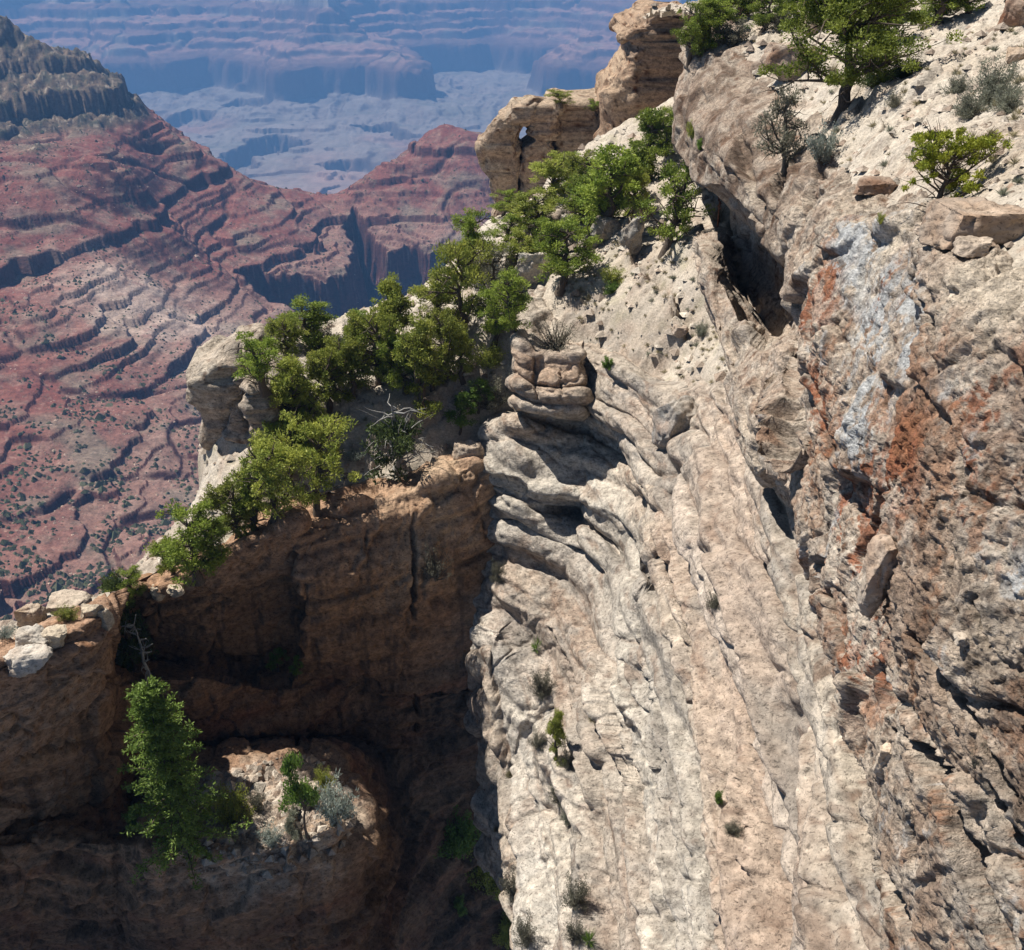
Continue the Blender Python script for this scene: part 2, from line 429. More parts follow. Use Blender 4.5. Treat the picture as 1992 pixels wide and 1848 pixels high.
rows.append(rowpts([(925, 1190, 56.6), (978, 1195, 54.4), (1005, 1215, 53.8), (1035, 1245, 53.2), (1039.6, 1256.0, 53.0), (1058, 1300, 52.0), (1075, 1360, 50.6), (1083, 1390, 50)], [(1092, 1430), (1108, 1495), (1125, 1580), (1142, 1720), (1162, 1900), (1185, 2250)], Zr['G']))
rows.append(rowpts([(915, 1215, 55.5), (962, 1222, 53.4), (972, 1245, 53.2), (985, 1275, 53.0), (987.6, 1286.0, 52.9), (998, 1330, 52.4), (1010, 1400, 51.6), (1015, 1435, 51.3)], [(1022, 1480), (1030, 1545), (1040, 1620), (1056, 1740), (1074, 1900), (1095, 2250)], Zr['H'] + 2.2))
rows.append(rowpts([(912, 1270, 55.2), (948, 1262, 53.2), (952, 1300, 53.0), (957, 1350, 52.8), (959.2, 1366.0, 52.7), (968, 1430, 52.5), (990, 1500, 52.2), (995, 1530, 52)], [(1001, 1570), (1006, 1625), (1012, 1690), (1024, 1780), (1030, 1900), (1050, 2250)], Zr['H']))
rows.append(rowpts([(915, 1420, 56.8), (948, 1400, 54.8), (955, 1430, 54.6), (965, 1470, 54.4), (969.0, 1484.0, 54.4), (985, 1540, 54.2), (1000, 1600, 54.0), (1002, 1625, 53.8)], [(1005, 1660), (1009, 1710), (1015, 1765), (1025, 1830), (1034, 1920), (1056, 2250)], Zr['H'] - 6))
rows.append(rowpts([(930, 1700, 62), (960, 1700, 60), (970, 1720, 60), (980, 1760, 60), (984.0, 1768.0, 60.0), (1000, 1800, 60), (1015, 1850, 60), (1016, 1875, 60)], [(1017, 1900), (1020, 1950), (1026, 2000), (1036, 2060), (1050, 2130), (1070, 2300)], Zr['H'] - 16))
L2C = np.array(rows)
L2X = np.concatenate([L2C[:1] + np.where(np.arange(L2C.shape[1])[:, None] < 8, np.array([1.2, 4.5, 1.3]), np.array([3.2, 0, .8]))[None], L2C], 0)
P = loft(L2X, 600, 760, 2)
N = soft_normals(P, 14)
if N[290, 380].dot(np.array([-1, -.5, .2])) < 0: N = -N
P0 = P.copy()
rimfade = 1.0
S_ = along(P)
jn = np.argmin(np.linalg.norm(P[P.shape[0] // 3] - L2C[3, 6], axis=1)); sn = S_[0, jn]
ribw = .18 + 1.0 * sstep(sn - 1, sn + 8, S_.ravel())
P = slots(P, N, [([(1268, 950), (1256, 1030), (1243, 1110), (1232, 1200), (1226, 1290)], .22, .8), ([(1226, 1300), (1254, 1392), (1294, 1523), (1316, 1682)], .25, 1.0), ([(1335, 1150), (1365, 1280), (1388, 1400)], .2, .7), ([(1190, 1450), (1212, 1520), (1224, 1580)], .3, .9),
    ([(1262, 1660), (1290, 1700), (1262, 1790)], .28, .9), ([(1280, 980), (1296, 1080), (1330, 1160)], .25, .8), ([(1372, 1365), (1338, 1402)], .2, .8), ([(1440, 960), (1470, 1080), (1510, 1220), (1540, 1400)], .16, .5),
    ([(1130, 700), (1132, 790)], .2, .8), ([(1042, 690), (1040, 740), (1048, 785)], .11, .35), ([(1088, 700), (1094, 785)], .1, .3), ([(1008, 735), (1060, 748), (1126, 742)], .1, .3), ([(1160, 1240), (1180, 1400), (1196, 1560), (1205, 1700)], .18, .6), ([(1072, 1220), (1110, 1330), (1130, 1480)], .2, .7), ([(1410, 1240), (1440, 1420), (1470, 1600), (1490, 1780)], .15, .45), ([(1350, 1500), (1372, 1640), (1390, 1800)], .16, .5)])
bedw = .75 - .35 * sstep(sn - 2, sn + 6, S_.ravel())
nrow = P.shape[0]
rr = np.broadcast_to(np.linspace(0, 1, nrow)[:, None], P.shape[:2]).ravel() * 21
pf = P.reshape(-1, 3)
rr = rr + .55 * fbm(pf * .12, 3, 140) + .12 * fbm(pf * .6, 3, 141)
bi = np.floor(rr).astype(np.int64); bf = rr - bi
zi = np.zeros_like(bi)
def band_amp(k): 
    base = _R[_hash(k, zi, zi, 142) & np.uint32(65535)]
    return .12 + .95 * base * (.45 + .55 * sstep(-.3, .3, perlin(np.stack([S_.ravel() * .06, k * 3.7, 0 * rr], 1), 143)))
prof = 1 - np.abs(2 * bf - 1) ** 2.6
bandd = band_amp(bi) * (prof - .35) + (_R[_hash(bi, zi, zi, 144) & np.uint32(65535)] - .5) * .35 * sstep(0, .12, bf) * sstep(1, .88, bf)
bandw = sstep(.13, .26, np.linspace(0, 1, nrow))[:, None] * np.ones(P.shape[1])[None]
bandtone = _R[_hash(bi, zi, zi, 145) & np.uint32(65535)]
P = P + N * (bandd.reshape(P.shape[:2]) * bandw * .85)[..., None]
P, d2 = rock_disp(P, N, 0.05, 0.32, bedw, seed=100, S=S_, rib=ribw, fac=.10, wob=.28, sharp=.09, soft=3)
p = P.reshape(-1, 3)
cc = rock_color(p, 100, warm=.0, grey=.56, dark=.7)
zb = p[:, 2] + .5 * fbm(p * .2, 2, 77)
pinkshelf = sstep(-24.5, -21.5, zb) * sstep(-16, -18, zb) * sstep(40, 34, p[:, 1])
cc = mix(cc, PINK * 1.15, pinkshelf * .6)
cc = mix(cc, np.array([.44, .29, .19]), np.clip(blob(p, [(1030, 720, 53.8, 1.5), (1085, 735, 53.2, 1.6), (1015, 760, 54, 1.2)]) * 1.5, 0, 1) * .75)
whit = sstep(-33, -30, zb) * sstep(-25, -27, zb)
cc = mix(cc, np.array([.66, .62, .54]), whit * .45)
cc = mix(cc, np.array([.66, .62, .55]), sstep(.55, .95, bandtone) * .5)
cc = mix(cc, GREY * 1.1, sstep(.4, .1, bandtone) * .4)
cc = mix(cc, BROWN, np.clip(1 - prof * 4, 0, 1) * .45)
gw = fbm(np.stack([p[:, 0] * .3, p[:, 1] * .12, p[:, 2] * .5], 1), 5, 131, .6)
cc = mix(cc, GREY * .82, sstep(.08, .4, gw) * .75)
cc = mix(cc, BROWN * 1.1, sstep(.15, .45, fbm(p * np.array([.6, .3, 1.2]), 5, 132, .65)) * .55)
LOW = build_mesh("lower_cliff", p, grid_faces(*P.shape[:2]), M_ROCK, cc)
tag(LOW, "curved pale limestone wall with long ribs below the sandy bench", "cliff", kind="structure")

# ---- the promontory wall in shade, from the west end to the crack
cols_u = [-160, -40, 90, 205, 232, 258, 300, 400, 480, 572, 584, 690, 800, 900, 1000, 1060]
def prow(vs, ys): return [PY(u, v, y) for u, v, y in zip(cols_u, vs, ys)]
pr = []
pr.append(prow([1310, 1270, 1215, 1160, 1150, 1120, 1110, 1070, 1020, 985, 985, 950, 930, 880, 840, 830], [30.00, 31.50, 33.50, 36.00, 41.10, 43.70, 44.50, 44.90, 45.80, 46.80, 48.00, 49.00, 50.00, 51.40, 53.40, 52.00]))
pr.append(prow([1330, 1300, 1250, 1195, 1178, 1150, 1140, 1108, 1062, 1020, 1015, 985, 965, 915, 870, 860], [27.60, 29.00, 31.00, 33.40, 38.60, 41.20, 41.00, 41.20, 42.00, 43.20, 44.40, 45.50, 46.70, 48.40, 50.80, 50.00]))
pr.append(prow([1350, 1320, 1275, 1215, 1200, 1180, 1165, 1130, 1085, 1045, 1040, 1020, 1000, 960, 930, 920], [27.20, 28.60, 30.60, 33.20, 38.80, 41.20, 41.00, 41.20, 42.20, 43.40, 43.60, 44.70, 45.90, 47.60, 50.00, 50.00]))
pr.append(prow([1370, 1350, 1310, 1260, 1250, 1240, 1230, 1200, 1170, 1150, 1160, 1180, 1180, 1130, 1080, 1060], [27.40, 28.80, 30.80, 33.40, 39.40, 42.40, 41.80, 41.80, 42.60, 43.60, 41.60, 42.50, 43.60, 45.20, 47.40, 49.60]))
pr.append(prow([1400, 1385, 1350, 1310, 1300, 1288, 1285, 1285, 1280, 1275, 1288, 1310, 1325, 1320, 1290, 1260], [27.60, 29.00, 31.00, 33.60, 40.00, 43.80, 43.60, 43.00, 43.60, 44.00, 41.90, 42.70, 43.80, 45.20, 47.20, 49.00]))
# ledge with the snag (its back, then its front)
pr.append(prow([1420, 1405, 1370, 1325, 1312, 1302, 1300, 1302, 1300, 1298, 1302, 1325, 1340, 1340, 1310, 1280], [27.70, 29.10, 31.10, 33.70, 37.40, 40.80, 41.60, 42.60, 43.60, 43.80, 43.20, 43.80, 44.60, 45.80, 47.50, 49.20]))
pr.append(prow([1440, 1425, 1390, 1345, 1335, 1328, 1322, 1322, 1334, 1340, 1336, 1345, 1355, 1355, 1325, 1295], [27.70, 29.10, 31.10, 33.70, 36.40, 38.20, 38.60, 39.60, 40.60, 41.40, 42.20, 43.60, 44.60, 45.60, 47.40, 49.10]))
pr.append(prow([1480, 1465, 1430, 1390, 1385, 1380, 1375, 1385, 1395, 1400, 1395, 1395, 1400, 1400, 1370, 1330], [27.80, 29.10, 31.10, 33.60, 36.20, 38.00, 38.50, 39.30, 40.20, 41.00, 41.70, 43.00, 44.00, 45.20, 47.20, 49.00]))
pr.append(prow([1540, 1525, 1500, 1470, 1450, 1430, 1420, 1415, 1412, 1408, 1405, 1410, 1420, 1430, 1400, 1360], [27.80, 29.10, 31.10, 33.40, 35.80, 37.60, 38.30, 39.40, 40.30, 41.20, 42.20, 43.40, 44.20, 45.30, 47.20, 49.00]))
# undercut alcove, its back
pr.append(prow([1590, 1575, 1550, 1520, 1500, 1480, 1465, 1450, 1440, 1436, 1436, 1445, 1460, 1470, 1440, 1400], [28.00, 29.30, 31.10, 33.20, 35.80, 38.20, 39.60, 41.60, 42.80, 43.40, 43.60, 44.20, 44.80, 46.00, 47.60, 49.20]))
pr.append(prow([1630, 1615, 1595, 1580, 1570, 1560, 1535, 1490, 1472, 1470, 1470, 1490, 1560, 1600, 1560, 1500], [28.00, 29.30, 31.00, 32.90, 34.60, 36.60, 35.00, 36.20, 36.60, 36.80, 37.00, 37.80, 43.20, 45.40, 47.20, 49.00]))
# talus ledge front edge with the fir
pr.append(prow([1670, 1655, 1640, 1640, 1640, 1640, 1645, 1655, 1658, 1640, 1632, 1606, 1640, 1680, 1660, 1600], [27.40, 28.60, 29.80, 29.60, 29.80, 29.20, 28.50, 29.10, 29.50, 30.10, 30.50, 32.30, 41.00, 44.80, 47.00, 49.00]))
pr.append(prow([1700, 1690, 1680, 1675, 1675, 1675, 1680, 1690, 1690, 1680, 1675, 1660, 1690, 1720, 1700, 1660], [27.30, 28.50, 29.60, 29.30, 29.50, 28.90, 28.20, 28.80, 29.20, 29.80, 30.20, 32.20, 40.80, 44.60, 47.00, 49.00]))
pr.append(prow([1780, 1775, 1770, 1765, 1765, 1765, 1768, 1775, 1775, 1770, 1768, 1765, 1790, 1810, 1800, 1760], [27.40, 28.50, 29.60, 29.40, 29.70, 29.10, 28.40, 29.00, 29.40, 30.00, 30.40, 32.30, 40.20, 44.00, 46.60, 49.00]))
pr.append(prow([1860, 1860, 1860, 1855, 1855, 1855, 1855, 1855, 1855, 1855, 1855, 1855, 1870, 1890, 1880, 1860], [28.00, 29.00, 30.20, 30.00, 30.40, 29.80, 29.20, 29.90, 30.30, 30.90, 31.30, 32.90, 40.40, 44.00, 46.50, 49.00]))
pr.append(prow([2100, 2100, 2100, 2100, 2100, 2100, 2100, 2100, 2100, 2100, 2100, 2100, 2100, 2100, 2100, 2100], [27.00, 28.00, 29.40, 30.00, 30.50, 30.20, 30.70, 31.60, 32.20, 32.80, 33.20, 34.60, 40.00, 43.00, 46.00, 49.00]))
L3C = np.array(pr)
P = loft(L3C, 520, 620, 2)
N = soft_normals(P, 14)
if N[200, 300].dot(np.array([.4, -1, .0])) < 0: N = -N
P = slots(P, N, [([(803, 1000), (806, 1180), (808, 1340), (805, 1560), (815, 1700)], .16, .8), ([(940, 1000), (950, 1150), (955, 1300)], .2, .8), ([(712, 1020), (716, 1120)], .12, .4), ([(600, 1300), (690, 1322), (800, 1338), (930, 1340)], .22, .7), ([(0, 1620), (60, 1600), (140, 1590)], .2, .6), ([(20, 1480), (120, 1460), (190, 1440)], .16, .5), ([(300, 1210), (420, 1190), (560, 1170)], .12, .35)])
P, d3 = rock_disp(P, N, 0.25, 0.6, 1.35, seed=200, fac=.4, sharp=.045, wob=.3, soft=1)
p = P.reshape(-1, 3)
cc = rock_color(p, 200, warm=.12, grey=.45, dark=.75)
TAN = np.array([.27, .155, .085])  # brown-tan rock, darkened to paint in the wall's shade
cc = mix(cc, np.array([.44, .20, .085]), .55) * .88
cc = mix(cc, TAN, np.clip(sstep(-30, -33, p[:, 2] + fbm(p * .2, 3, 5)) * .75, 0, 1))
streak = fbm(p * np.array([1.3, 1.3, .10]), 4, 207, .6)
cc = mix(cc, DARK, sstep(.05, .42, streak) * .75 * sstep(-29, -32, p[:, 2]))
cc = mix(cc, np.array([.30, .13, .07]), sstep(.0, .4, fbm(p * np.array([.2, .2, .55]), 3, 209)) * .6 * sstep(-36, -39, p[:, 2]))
cc = mix(cc, DARK, sstep(-36, -44, p[:, 2]) * np.clip(.55 + fbm(p * np.array([.25, .25, .12]), 4, 213), 0, 1) * .85)  # darker toward the foot: deepening shade painted into the albedo
zbw = p[:, 2] + .8 * fbm(p * .15, 3, 221)
cc = mix(cc, np.array([.40, .235, .125]), np.clip(ledges(zbw * .55, 222, .2) * 1.3 - .45, 0, 1) * .7 * sstep(-40, -35, p[:, 2]))
cc = mix(cc, np.array([.58, .43, .29]), sstep(-10, -4, p[:, 0]) * sstep(-36, -31, p[:, 2]) * np.clip(.5 + fbm(p * .5, 4, 223), 0, 1) * .8)  # upper east face paler: its sunlit tone put into the colour
tal = blob(p, [(520, 1530, 48, 2.6), (600, 1510, 48.6, 2.4), (440, 1560, 47.5, 2.2), (430, 1595, 46, 2.6), (500, 1585, 46.5, 3.0), (580, 1565, 47, 3.0), (640, 1535, 48, 2.4)])
cc = mix(cc, CREAM, np.clip(tal * 1.6, 0, 1) * sstep(.05, -.2, fbm(p * .8, 4, 231)) * .5 + np.clip(tal * 1.6, 0, 1) * .4)
P_W, talW, N_W = p, tal, grid_normals(P).reshape(-1, 3); N_W = N_W * np.sign((N_W * N.reshape(-1, 3)).sum(1))[:, None]
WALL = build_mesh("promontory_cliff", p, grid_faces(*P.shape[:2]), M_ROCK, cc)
tag(WALL, "shaded tan and brown cliff face under the tree covered ridge", "cliff", kind="structure")

# ---- ground on top of the promontory and the sandy bench under the near cliff
tp = [(1330, 330, 64), (1380, 520, 52), (1420, 650, 46), (1440, 800, 41.5), (1440, 900, 37), (1340, 790, 45.5), (1280, 735, 49.5),
      (1250, 600, 55.5), (1180, 610, 57.5), (1250, 480, 60), (1310, 484, 57.5), (1184, 441, 64), (1088, 557, 59.5), (1260, 350, 68.5), (1050, 450, 67), (1080, 384, 72),
      (930, 525, 66.5), (957, 591, 63.5), (1000, 640, 61), (900, 652, 62.5), (815, 787, 59.5), (740, 745, 60.5), (640, 690, 62.5), (600, 680, 63.5), (680, 640, 65.5),
      (770, 908, 57.2), (905, 820, 59), (960, 760, 59.6), (580, 850, 57.5), (520, 755, 59.5), (450, 740, 60), (620, 930, 54.6), (480, 960, 54.6),
      (1500, 640, 46), (1560, 800, 38), (1600, 950, 34), (1450, 440, 58), (1400, 330, 66)]
T = [PD(*q) for q in tp]
for k in range(16): T.append(L3C[0, k] + np.array([0, 0, -.25]))
for k in range(0, 7): T.append(L3C[0, k] + np.array([-.8, 1.6, -.5])); T.append(L3C[0, k] + np.array([-2.2, 4.5, -3.4])); T.append(L3C[0, k] + np.array([-4.5, 9, -16])); T.append(L3C[0, k] + np.array([-8, 18, -50]))
for k in range(2, 8): T.append(L2C[0, k] + np.array([0, 0, -.15])); T.append(L2C[1, k] + np.array([0, 0, -.35]))
for q in [(1300, 240, 82), (1180, 330, 84), (1060, 360, 78), (990, 420, 75), (925, 455, 71), (850, 540, 68.5), (760, 590, 68), (680, 625, 68.5), (590, 650, 67.5), (520, 690, 65), (440, 760, 63), (380, 860, 60.5), (430, 950, 56), (340, 1062, 53.6)]:
    c = PD(*q); T.append(c)
    T.append(c + np.array([-3.5, 8, -22])); T.append(c + np.array([-6, 18, -60]))
T = np.array(T)
nu, nv = 560, 420
a = np.linspace(-0.78, 0.36, nu); yy = 30 * (92 / 30.) ** np.linspace(0, 1, nv)
Y, Agr = np.meshgrid(yy, a, indexing='ij')
X = Y * Agr
xy = np.stack([X.ravel(), Y.ravel()], 1)
z = rbf(T, xy, 1.0, 0.002)
rim = [tuple(q[:2]) for q in P0[0]]
front = [tuple((.75 * L3C[0, k] + .25 * L3C[1, k])[:2]) for k in range(0, 15)]
front2 = [tuple((.3 * L2C[0, k] + .7 * L2C[1, k])[:2]) for k in range(2, 14)]
poly = front + front2 + [(30, 5), (40, 100), (-90, 100), (-40, 20)]
keep = inside(poly, xy[:, 0], xy[:, 1])
p = np.stack([xy[:, 0], xy[:, 1], z], 1)
g = fbm(p * .35, 4, 301) * .45 + fbm(p * 1.5, 4, 302, .6) * .16
zt = z + fbm(p * .2, 3, 303) * 1.2
g += (ledges(zt * .8, 304, .16) - .5) * .7 * sstep(-.2, .3, fbm(p * .14, 2, 306)) + ridged(p * .8, 4, 307) * .16
wb1, wb2, wbid = worley(p * 1.9, 305)
g += sstep(.6, .95, wbid) * sstep(0.02, .25, wb2 - wb1) * .14
def edge_fade(p, line, run):
    L = np.array(line); d_ = np.full(len(p), 1e9)
    for A_, B_ in zip(L[:-1], L[1:]):
        ab = B_ - A_; t_ = np.clip(((p[:, :2] - A_) @ ab) / (ab @ ab + 1e-9), 0, 1)
        d_ = np.minimum(d_, np.linalg.norm(p[:, :2] - (A_ + t_[:, None] * ab), axis=1))
    return np.clip(d_ / run, 0, 1)
ef = edge_fade(p, front + front2, 2.2)
p[:, 2] += g * ef - .5 * (1 - ef)
def step_line(p, pts, h, run, w=.35):
    """a low rock face along a line on the ground, higher on the line's east side"""
    L = np.array([PD(*q)[:2] for q in pts]); xy_ = p[:, :2] + np.stack([fbm(p * .5, 3, 331) * .8, fbm(p * .5 + 4, 3, 332) * .8], 1)
    best = np.full(len(p), 1e9); sg = np.zeros(len(p)); tt = np.zeros(len(p))
    for k_, (A_, B_) in enumerate(zip(L[:-1], L[1:])):
        ab = B_ - A_; t_ = ((xy_ - A_) @ ab) / (ab @ ab); tc = np.clip(t_, 0, 1)
        d_ = np.linalg.norm(xy_ - (A_ + tc[:, None] * ab), axis=1)
        cr = ab[0] * (xy_[:, 1] - A_[1]) - ab[1] * (xy_[:, 0] - A_[0])
        m_ = d_ < best; best = np.where(m_, d_, best); sg = np.where(m_, np.sign(cr), sg); tt = np.where(m_, k_ + t_, tt)
    s_ = best * sg
    end = sstep(-.1, .5, tt) * sstep(len(L) - .9, len(L) - 1.5, tt)
    face = np.exp(-(s_ / .8) ** 2) * end
    return h * sstep(-w, w, s_) * np.exp(-np.clip(s_, 0, None) / run) * end, face
e1, f1_ = step_line(p, [(1290, 745, 49.5), (1255, 712, 51.5), (1205, 678, 54), (1135, 645, 57), (1100, 620, 58.5)], .3, 5)
e2, f2_ = step_line(p, [(1335, 700, 49.5), (1300, 640, 53), (1250, 585, 56), (1230, 525, 59), (1226, 440, 62.5)], 1.3, 4)
e3, f3_ = step_line(p, [(1010, 560, 62), (1040, 480, 65.5), (1100, 430, 66.5), (1160, 400, 67)], 1.2, 3)
e4, f4_ = step_line(p, [(700, 880, 58), (780, 840, 58.5), (860, 790, 59.5), (930, 735, 61)], .8, 3)
e5, f5_ = step_line(p, [(1440, 640, 47), (1400, 560, 52), (1370, 500, 54.5), (1350, 430, 58)], 1.2, 3)
e6, f6_ = step_line(p, [(1420, 860, 40), (1380, 800, 43.5), (1350, 740, 46.5), (1330, 700, 48.5)], .7, 2)
p[:, 2] += (e1 + e2 + e3 + e4 + e5 + e6) * ef
f1_ = f1_ + f5_ + f6_
face = np.clip(f1_ + f2_ + f3_ + f4_, 0, 1)
p[:, 2] += face * (fbm(p * 1.6, 4, 333) * .5)
steep = np.clip((-z - 30) / 6, 0, 1)
cc = mix(np.tile(CREAM * .92, (len(p), 1)), PALE * .92, np.clip(.4 + fbm(p * .3, 3, 310) * .9, 0, 1))
cc = mix(cc, GREY * 1.15, np.clip(sstep(.1, .5, fbm(p * .9, 4, 311, .6)), 0, 1) * .5)
cc = mix(cc, PINK, sstep(.2, .6, fbm(p * .5, 3, 312)) * .5)
cc = mix(cc, np.array([.26, .25, .13]), sstep(.15, .5, fbm(p * .8 + 4, 4, 313)) * .35)
cc = mix(cc, PINK * .8, steep)
cc = mix(cc, mix(np.tile(PINK * .9, (len(p), 1)), GREY, np.clip(.5 + fbm(p * 1.2, 3, 334), 0, 1)), face * .7)
f = grid_faces(nv, nu, keep)
v2, f2_, c2_ = compact(p, f, cc)
BENCH = build_mesh("bench_slope", v2, f2_, M_SAND, c2_)
tag(BENCH, "pale gravelly slope with scattered tufts above the curved wall", "slope", kind="structure")

# ---- the near cliff with the lichen covered block
def pd(l): return [PD(*q) for q in l]
n1 = []
n1.append(pd([(1385, 25, 56), (1450, 60, 50), (1490, 120, 45), (1580, 210, 36.5), (1660, 290, 28), (1700, 380, 22.5), (1800, 400, 18), (1900, 470, 13.8), (2010, 530, 12.2), (2330, 600, 9.6)]))
n1.append(pd([(1335, 60, 52), (1385, 110, 47), (1430, 190, 42.5), (1520, 285, 34.5), (1590, 350, 26.5), (1628, 428, 20.4), (1745, 440, 17), (1838, 515, 13.2), (1990, 585, 11.4), (2270, 690, 9.2)]))
n1.append(pd([(1322, 180, 50), (1345, 230, 45.2), (1395, 300, 39.8), (1490, 380, 32), (1565, 440, 25.6), (1606, 540, 19.8), (1722, 640, 16.2), (1828, 690, 12.6), (1990, 740, 10.9), (2270, 820, 9)]))
n1.append(pd([(1306, 280, 49), (1345, 345, 44), (1408, 375, 38.4), (1510, 487, 29.8), (1560, 505, 25.4), (1590, 640, 19.4), (1700, 830, 15.4), (1815, 860, 12.2), (1990, 880, 10.6), (2270, 950, 8.9)]))
n1.append(pd([(1330, 300, 66), (1400, 360, 64), (1435, 410, 52), (1532, 512, 41.5), (1554, 560, 30), (1585, 730, 19.8), (1690, 950, 15.3), (1805, 1000, 12.1), (1990, 1020, 10.4), (2270, 1080, 8.8)]))
n1.append(pd([(1340, 390, 68), (1420, 410, 64), (1434, 480, 53), (1532, 590, 43), (1560, 640, 31.5), (1582, 800, 19.9), (1680, 1030, 15.1), (1800, 1120, 12.0), (1990, 1150, 10.3), (2270, 1200, 8.8)]))
n1.append(pd([(1350, 430, 66), (1430, 440, 60), (1442, 560, 50), (1512, 655, 41.5), (1556, 662, 28.5), (1580, 870, 19.3), (1672, 1110, 14.8), (1800, 1230, 11.9), (1990, 1270, 10.3), (2270, 1330, 8.8)]))
n1.append(pd([(1345, 450, 60), (1366, 492, 41), (1412, 560, 37.5), (1472, 682, 31.2), (1540, 692, 24.2), (1572, 930, 18.9), (1664, 1180, 14.7), (1795, 1340, 11.7), (1990, 1400, 10.1), (2270, 1460, 8.7)]))
n1.append(pd([(1355, 520, 47), (1374, 570, 38.5), (1400, 680, 34.2), (1440, 780, 29.4), (1522, 820, 23.4), (1566, 1000, 18.7), (1650, 1270, 14.7), (1785, 1460, 11.7), (1990, 1540, 10.0), (2270, 1600, 8.6)]))
n1.append(pd([(1385, 600, 45), (1400, 660, 37), (1420, 790, 32), (1462, 910, 27), (1542, 968, 22), (1560, 1060, 18.6), (1632, 1330, 14.8), (1765, 1580, 11.9), (1990, 1680, 9.9), (2270, 1740, 8.6)]))
n1.append(pd([(1410, 640, 47), (1420, 690, 39.5), (1440, 810, 34.5), (1480, 925, 29.6), (1560, 985, 24.4), (1580, 1090, 20.2), (1650, 1400, 15.6), (1750, 1720, 12.3), (1975, 1850, 9.9), (2270, 1900, 8.6)]))
n1.append(pd([(1440, 700, 50), (1450, 740, 44), (1480, 860, 39), (1520, 990, 33), (1620, 1060, 27), (1640, 1160, 22.5), (1690, 1520, 16.4), (1740, 1900, 12.8), (1950, 2080, 10), (2270, 2100, 8.6)]))
n1.append(pd([(1490, 740, 54), (1510, 800, 48), (1550, 920, 42), (1600, 1060, 36), (1700, 1150, 29), (1720, 1300, 24), (1740, 1680, 16.8), (1760, 2100, 13.2), (1950, 2300, 10.4), (2270, 2400, 8.8)]))
L1C = np.array(n1)
P = loft(L1C, 620, 960, 3)
N = soft_normals(P, 18)
if N[150, 600].dot(np.array([-1, -.6, .2])) < 0: N = -N
dep = depth_of(P)
k = (np.clip(dep / 30., .42, 1.0) * (1 - .45 * sstep(22, 30, dep)))[..., None]
P = slots(P, N, [([(1562, 1085), (1600, 1200), (1625, 1300), (1650, 1420), (1672, 1560), (1692, 1700), (1712, 1860)], .30, 1.3), ([(1757, 1436), (1818, 1523), (1870, 1671), (1931, 1792), (1965, 1870)], .17, 1.0), ([(1775, 1585), (1776, 1670)], .14, .8), ([(1680, 1295), (1700, 1345), (1714, 1380)], .24, .9), ([(1600, 1150), (1608, 1230), (1622, 1310)], .2, .8), ([(1640, 1180), (1670, 1260), (1720, 1350), (1770, 1450)], .16, .6), ([(1900, 1500), (1940, 1600), (1985, 1720)], .09, .5), ([(1600, 1150), (1640, 1240), (1700, 1340), (1730, 1420)], .15, .6), ([(1745, 885), (1740, 960), (1700, 1010), (1675, 1060), (1668, 1150)], .26, 1.2), ([(1700, 1215), (1725, 1225), (1745, 1240)], .12, .5),
    ([(1905, 1130), (1918, 1200), (1960, 1290)], .07, .4), ([(1660, 1440), (1664, 1520), (1672, 1610)], .38, 1.5), ([(1705, 1670), (1735, 1740), (1768, 1800), (1790, 1870)], .30, 1.2), ([(1570, 1050), (1590, 1120), (1602, 1180)], .2, .6),
    ([(1537, 310), (1518, 380), (1505, 440)], .45, 1.0), ([(1592, 320), (1570, 380), (1548, 440)], .4, .9), ([(1440, 270), (1452, 340), (1475, 400)], .4, .7), ([(1560, 640), (1570, 760), (1575, 850)], .3, .9), ([(1480, 760), (1500, 860), (1525, 930)], .35, .9),
    ([(1780, 1230), (1850, 1360), (1930, 1500), (1990, 1620)], .09, .45), ([(1830, 1560), (1890, 1680), (1960, 1820)], .10, .5), ([(1800, 560), (1830, 640), (1850, 720)], .08, .3)])
P1, d1 = rock_disp(P, N, 0.42, 0.5, .8, seed=400, fac=.5, soft=3)
P = P + (P1 - P) * k
q = P.reshape(-1, 3)
P = P + N * ((worley(q * np.array([5., 5., 6.]), 420, True)[3] * .03 + fbm(q * 4.5, 5, 421, .66) * .05).reshape(P.shape[:2]))[..., None] * np.clip(30 / dep, .5, 2)[..., None] * .8
p = P.reshape(-1, 3)
cc = rock_color(p, 400, warm=.12, grey=.45, dark=.95)
sp = np.array([1.0, .75, .36])
r = fbm(p * 1.1 * sp, 6, 431, .74) + .05
nearw = sstep(23.5, 19.5, p[:, 1]) * sstep(-3.2, -4.6, p[:, 2])
rust = blob(p, [(1600, 600, 19.6, 1.1), (1590, 820, 19, 1.2), (1640, 960, 16, 1.5), (1660, 1060, 15, 1.2), (1760, 900, 13, .8), (1880, 780, 11.3, .55), (1850, 880, 11.2, .45), (1640, 1240, 15, 1.0), (1900, 1000, 10.6, .5), (1720, 560, 16.5, .5), (1530, 420, 27.5, 1.3), (1690, 1250, 14, .8), (1880, 620, 12, .6), (1960, 690, 11, .6)])
bs = sstep(-.12, .3, fbm(p * np.array([.4, .3, .22]), 4, 451)) * (.45 + .55 * sstep(-.1, .2, fbm(p * 2.2 * sp, 5, 452, .72)))
cc = mix(cc, np.array([.30, .17, .10]), bs * nearw * .55)
cc = mix(cc, RUST * 1.1, np.clip(sstep(.0, .07, r + .30 * rust - .24) * np.clip(rust * 1.6, 0, 1), 0, 1) * nearw * .9)
cc = mix(cc, ORANGE, np.clip(sstep(.14, .24, fbm(p * 1.6 * sp, 6, 436, .74)), 0, 1) * nearw * .6)
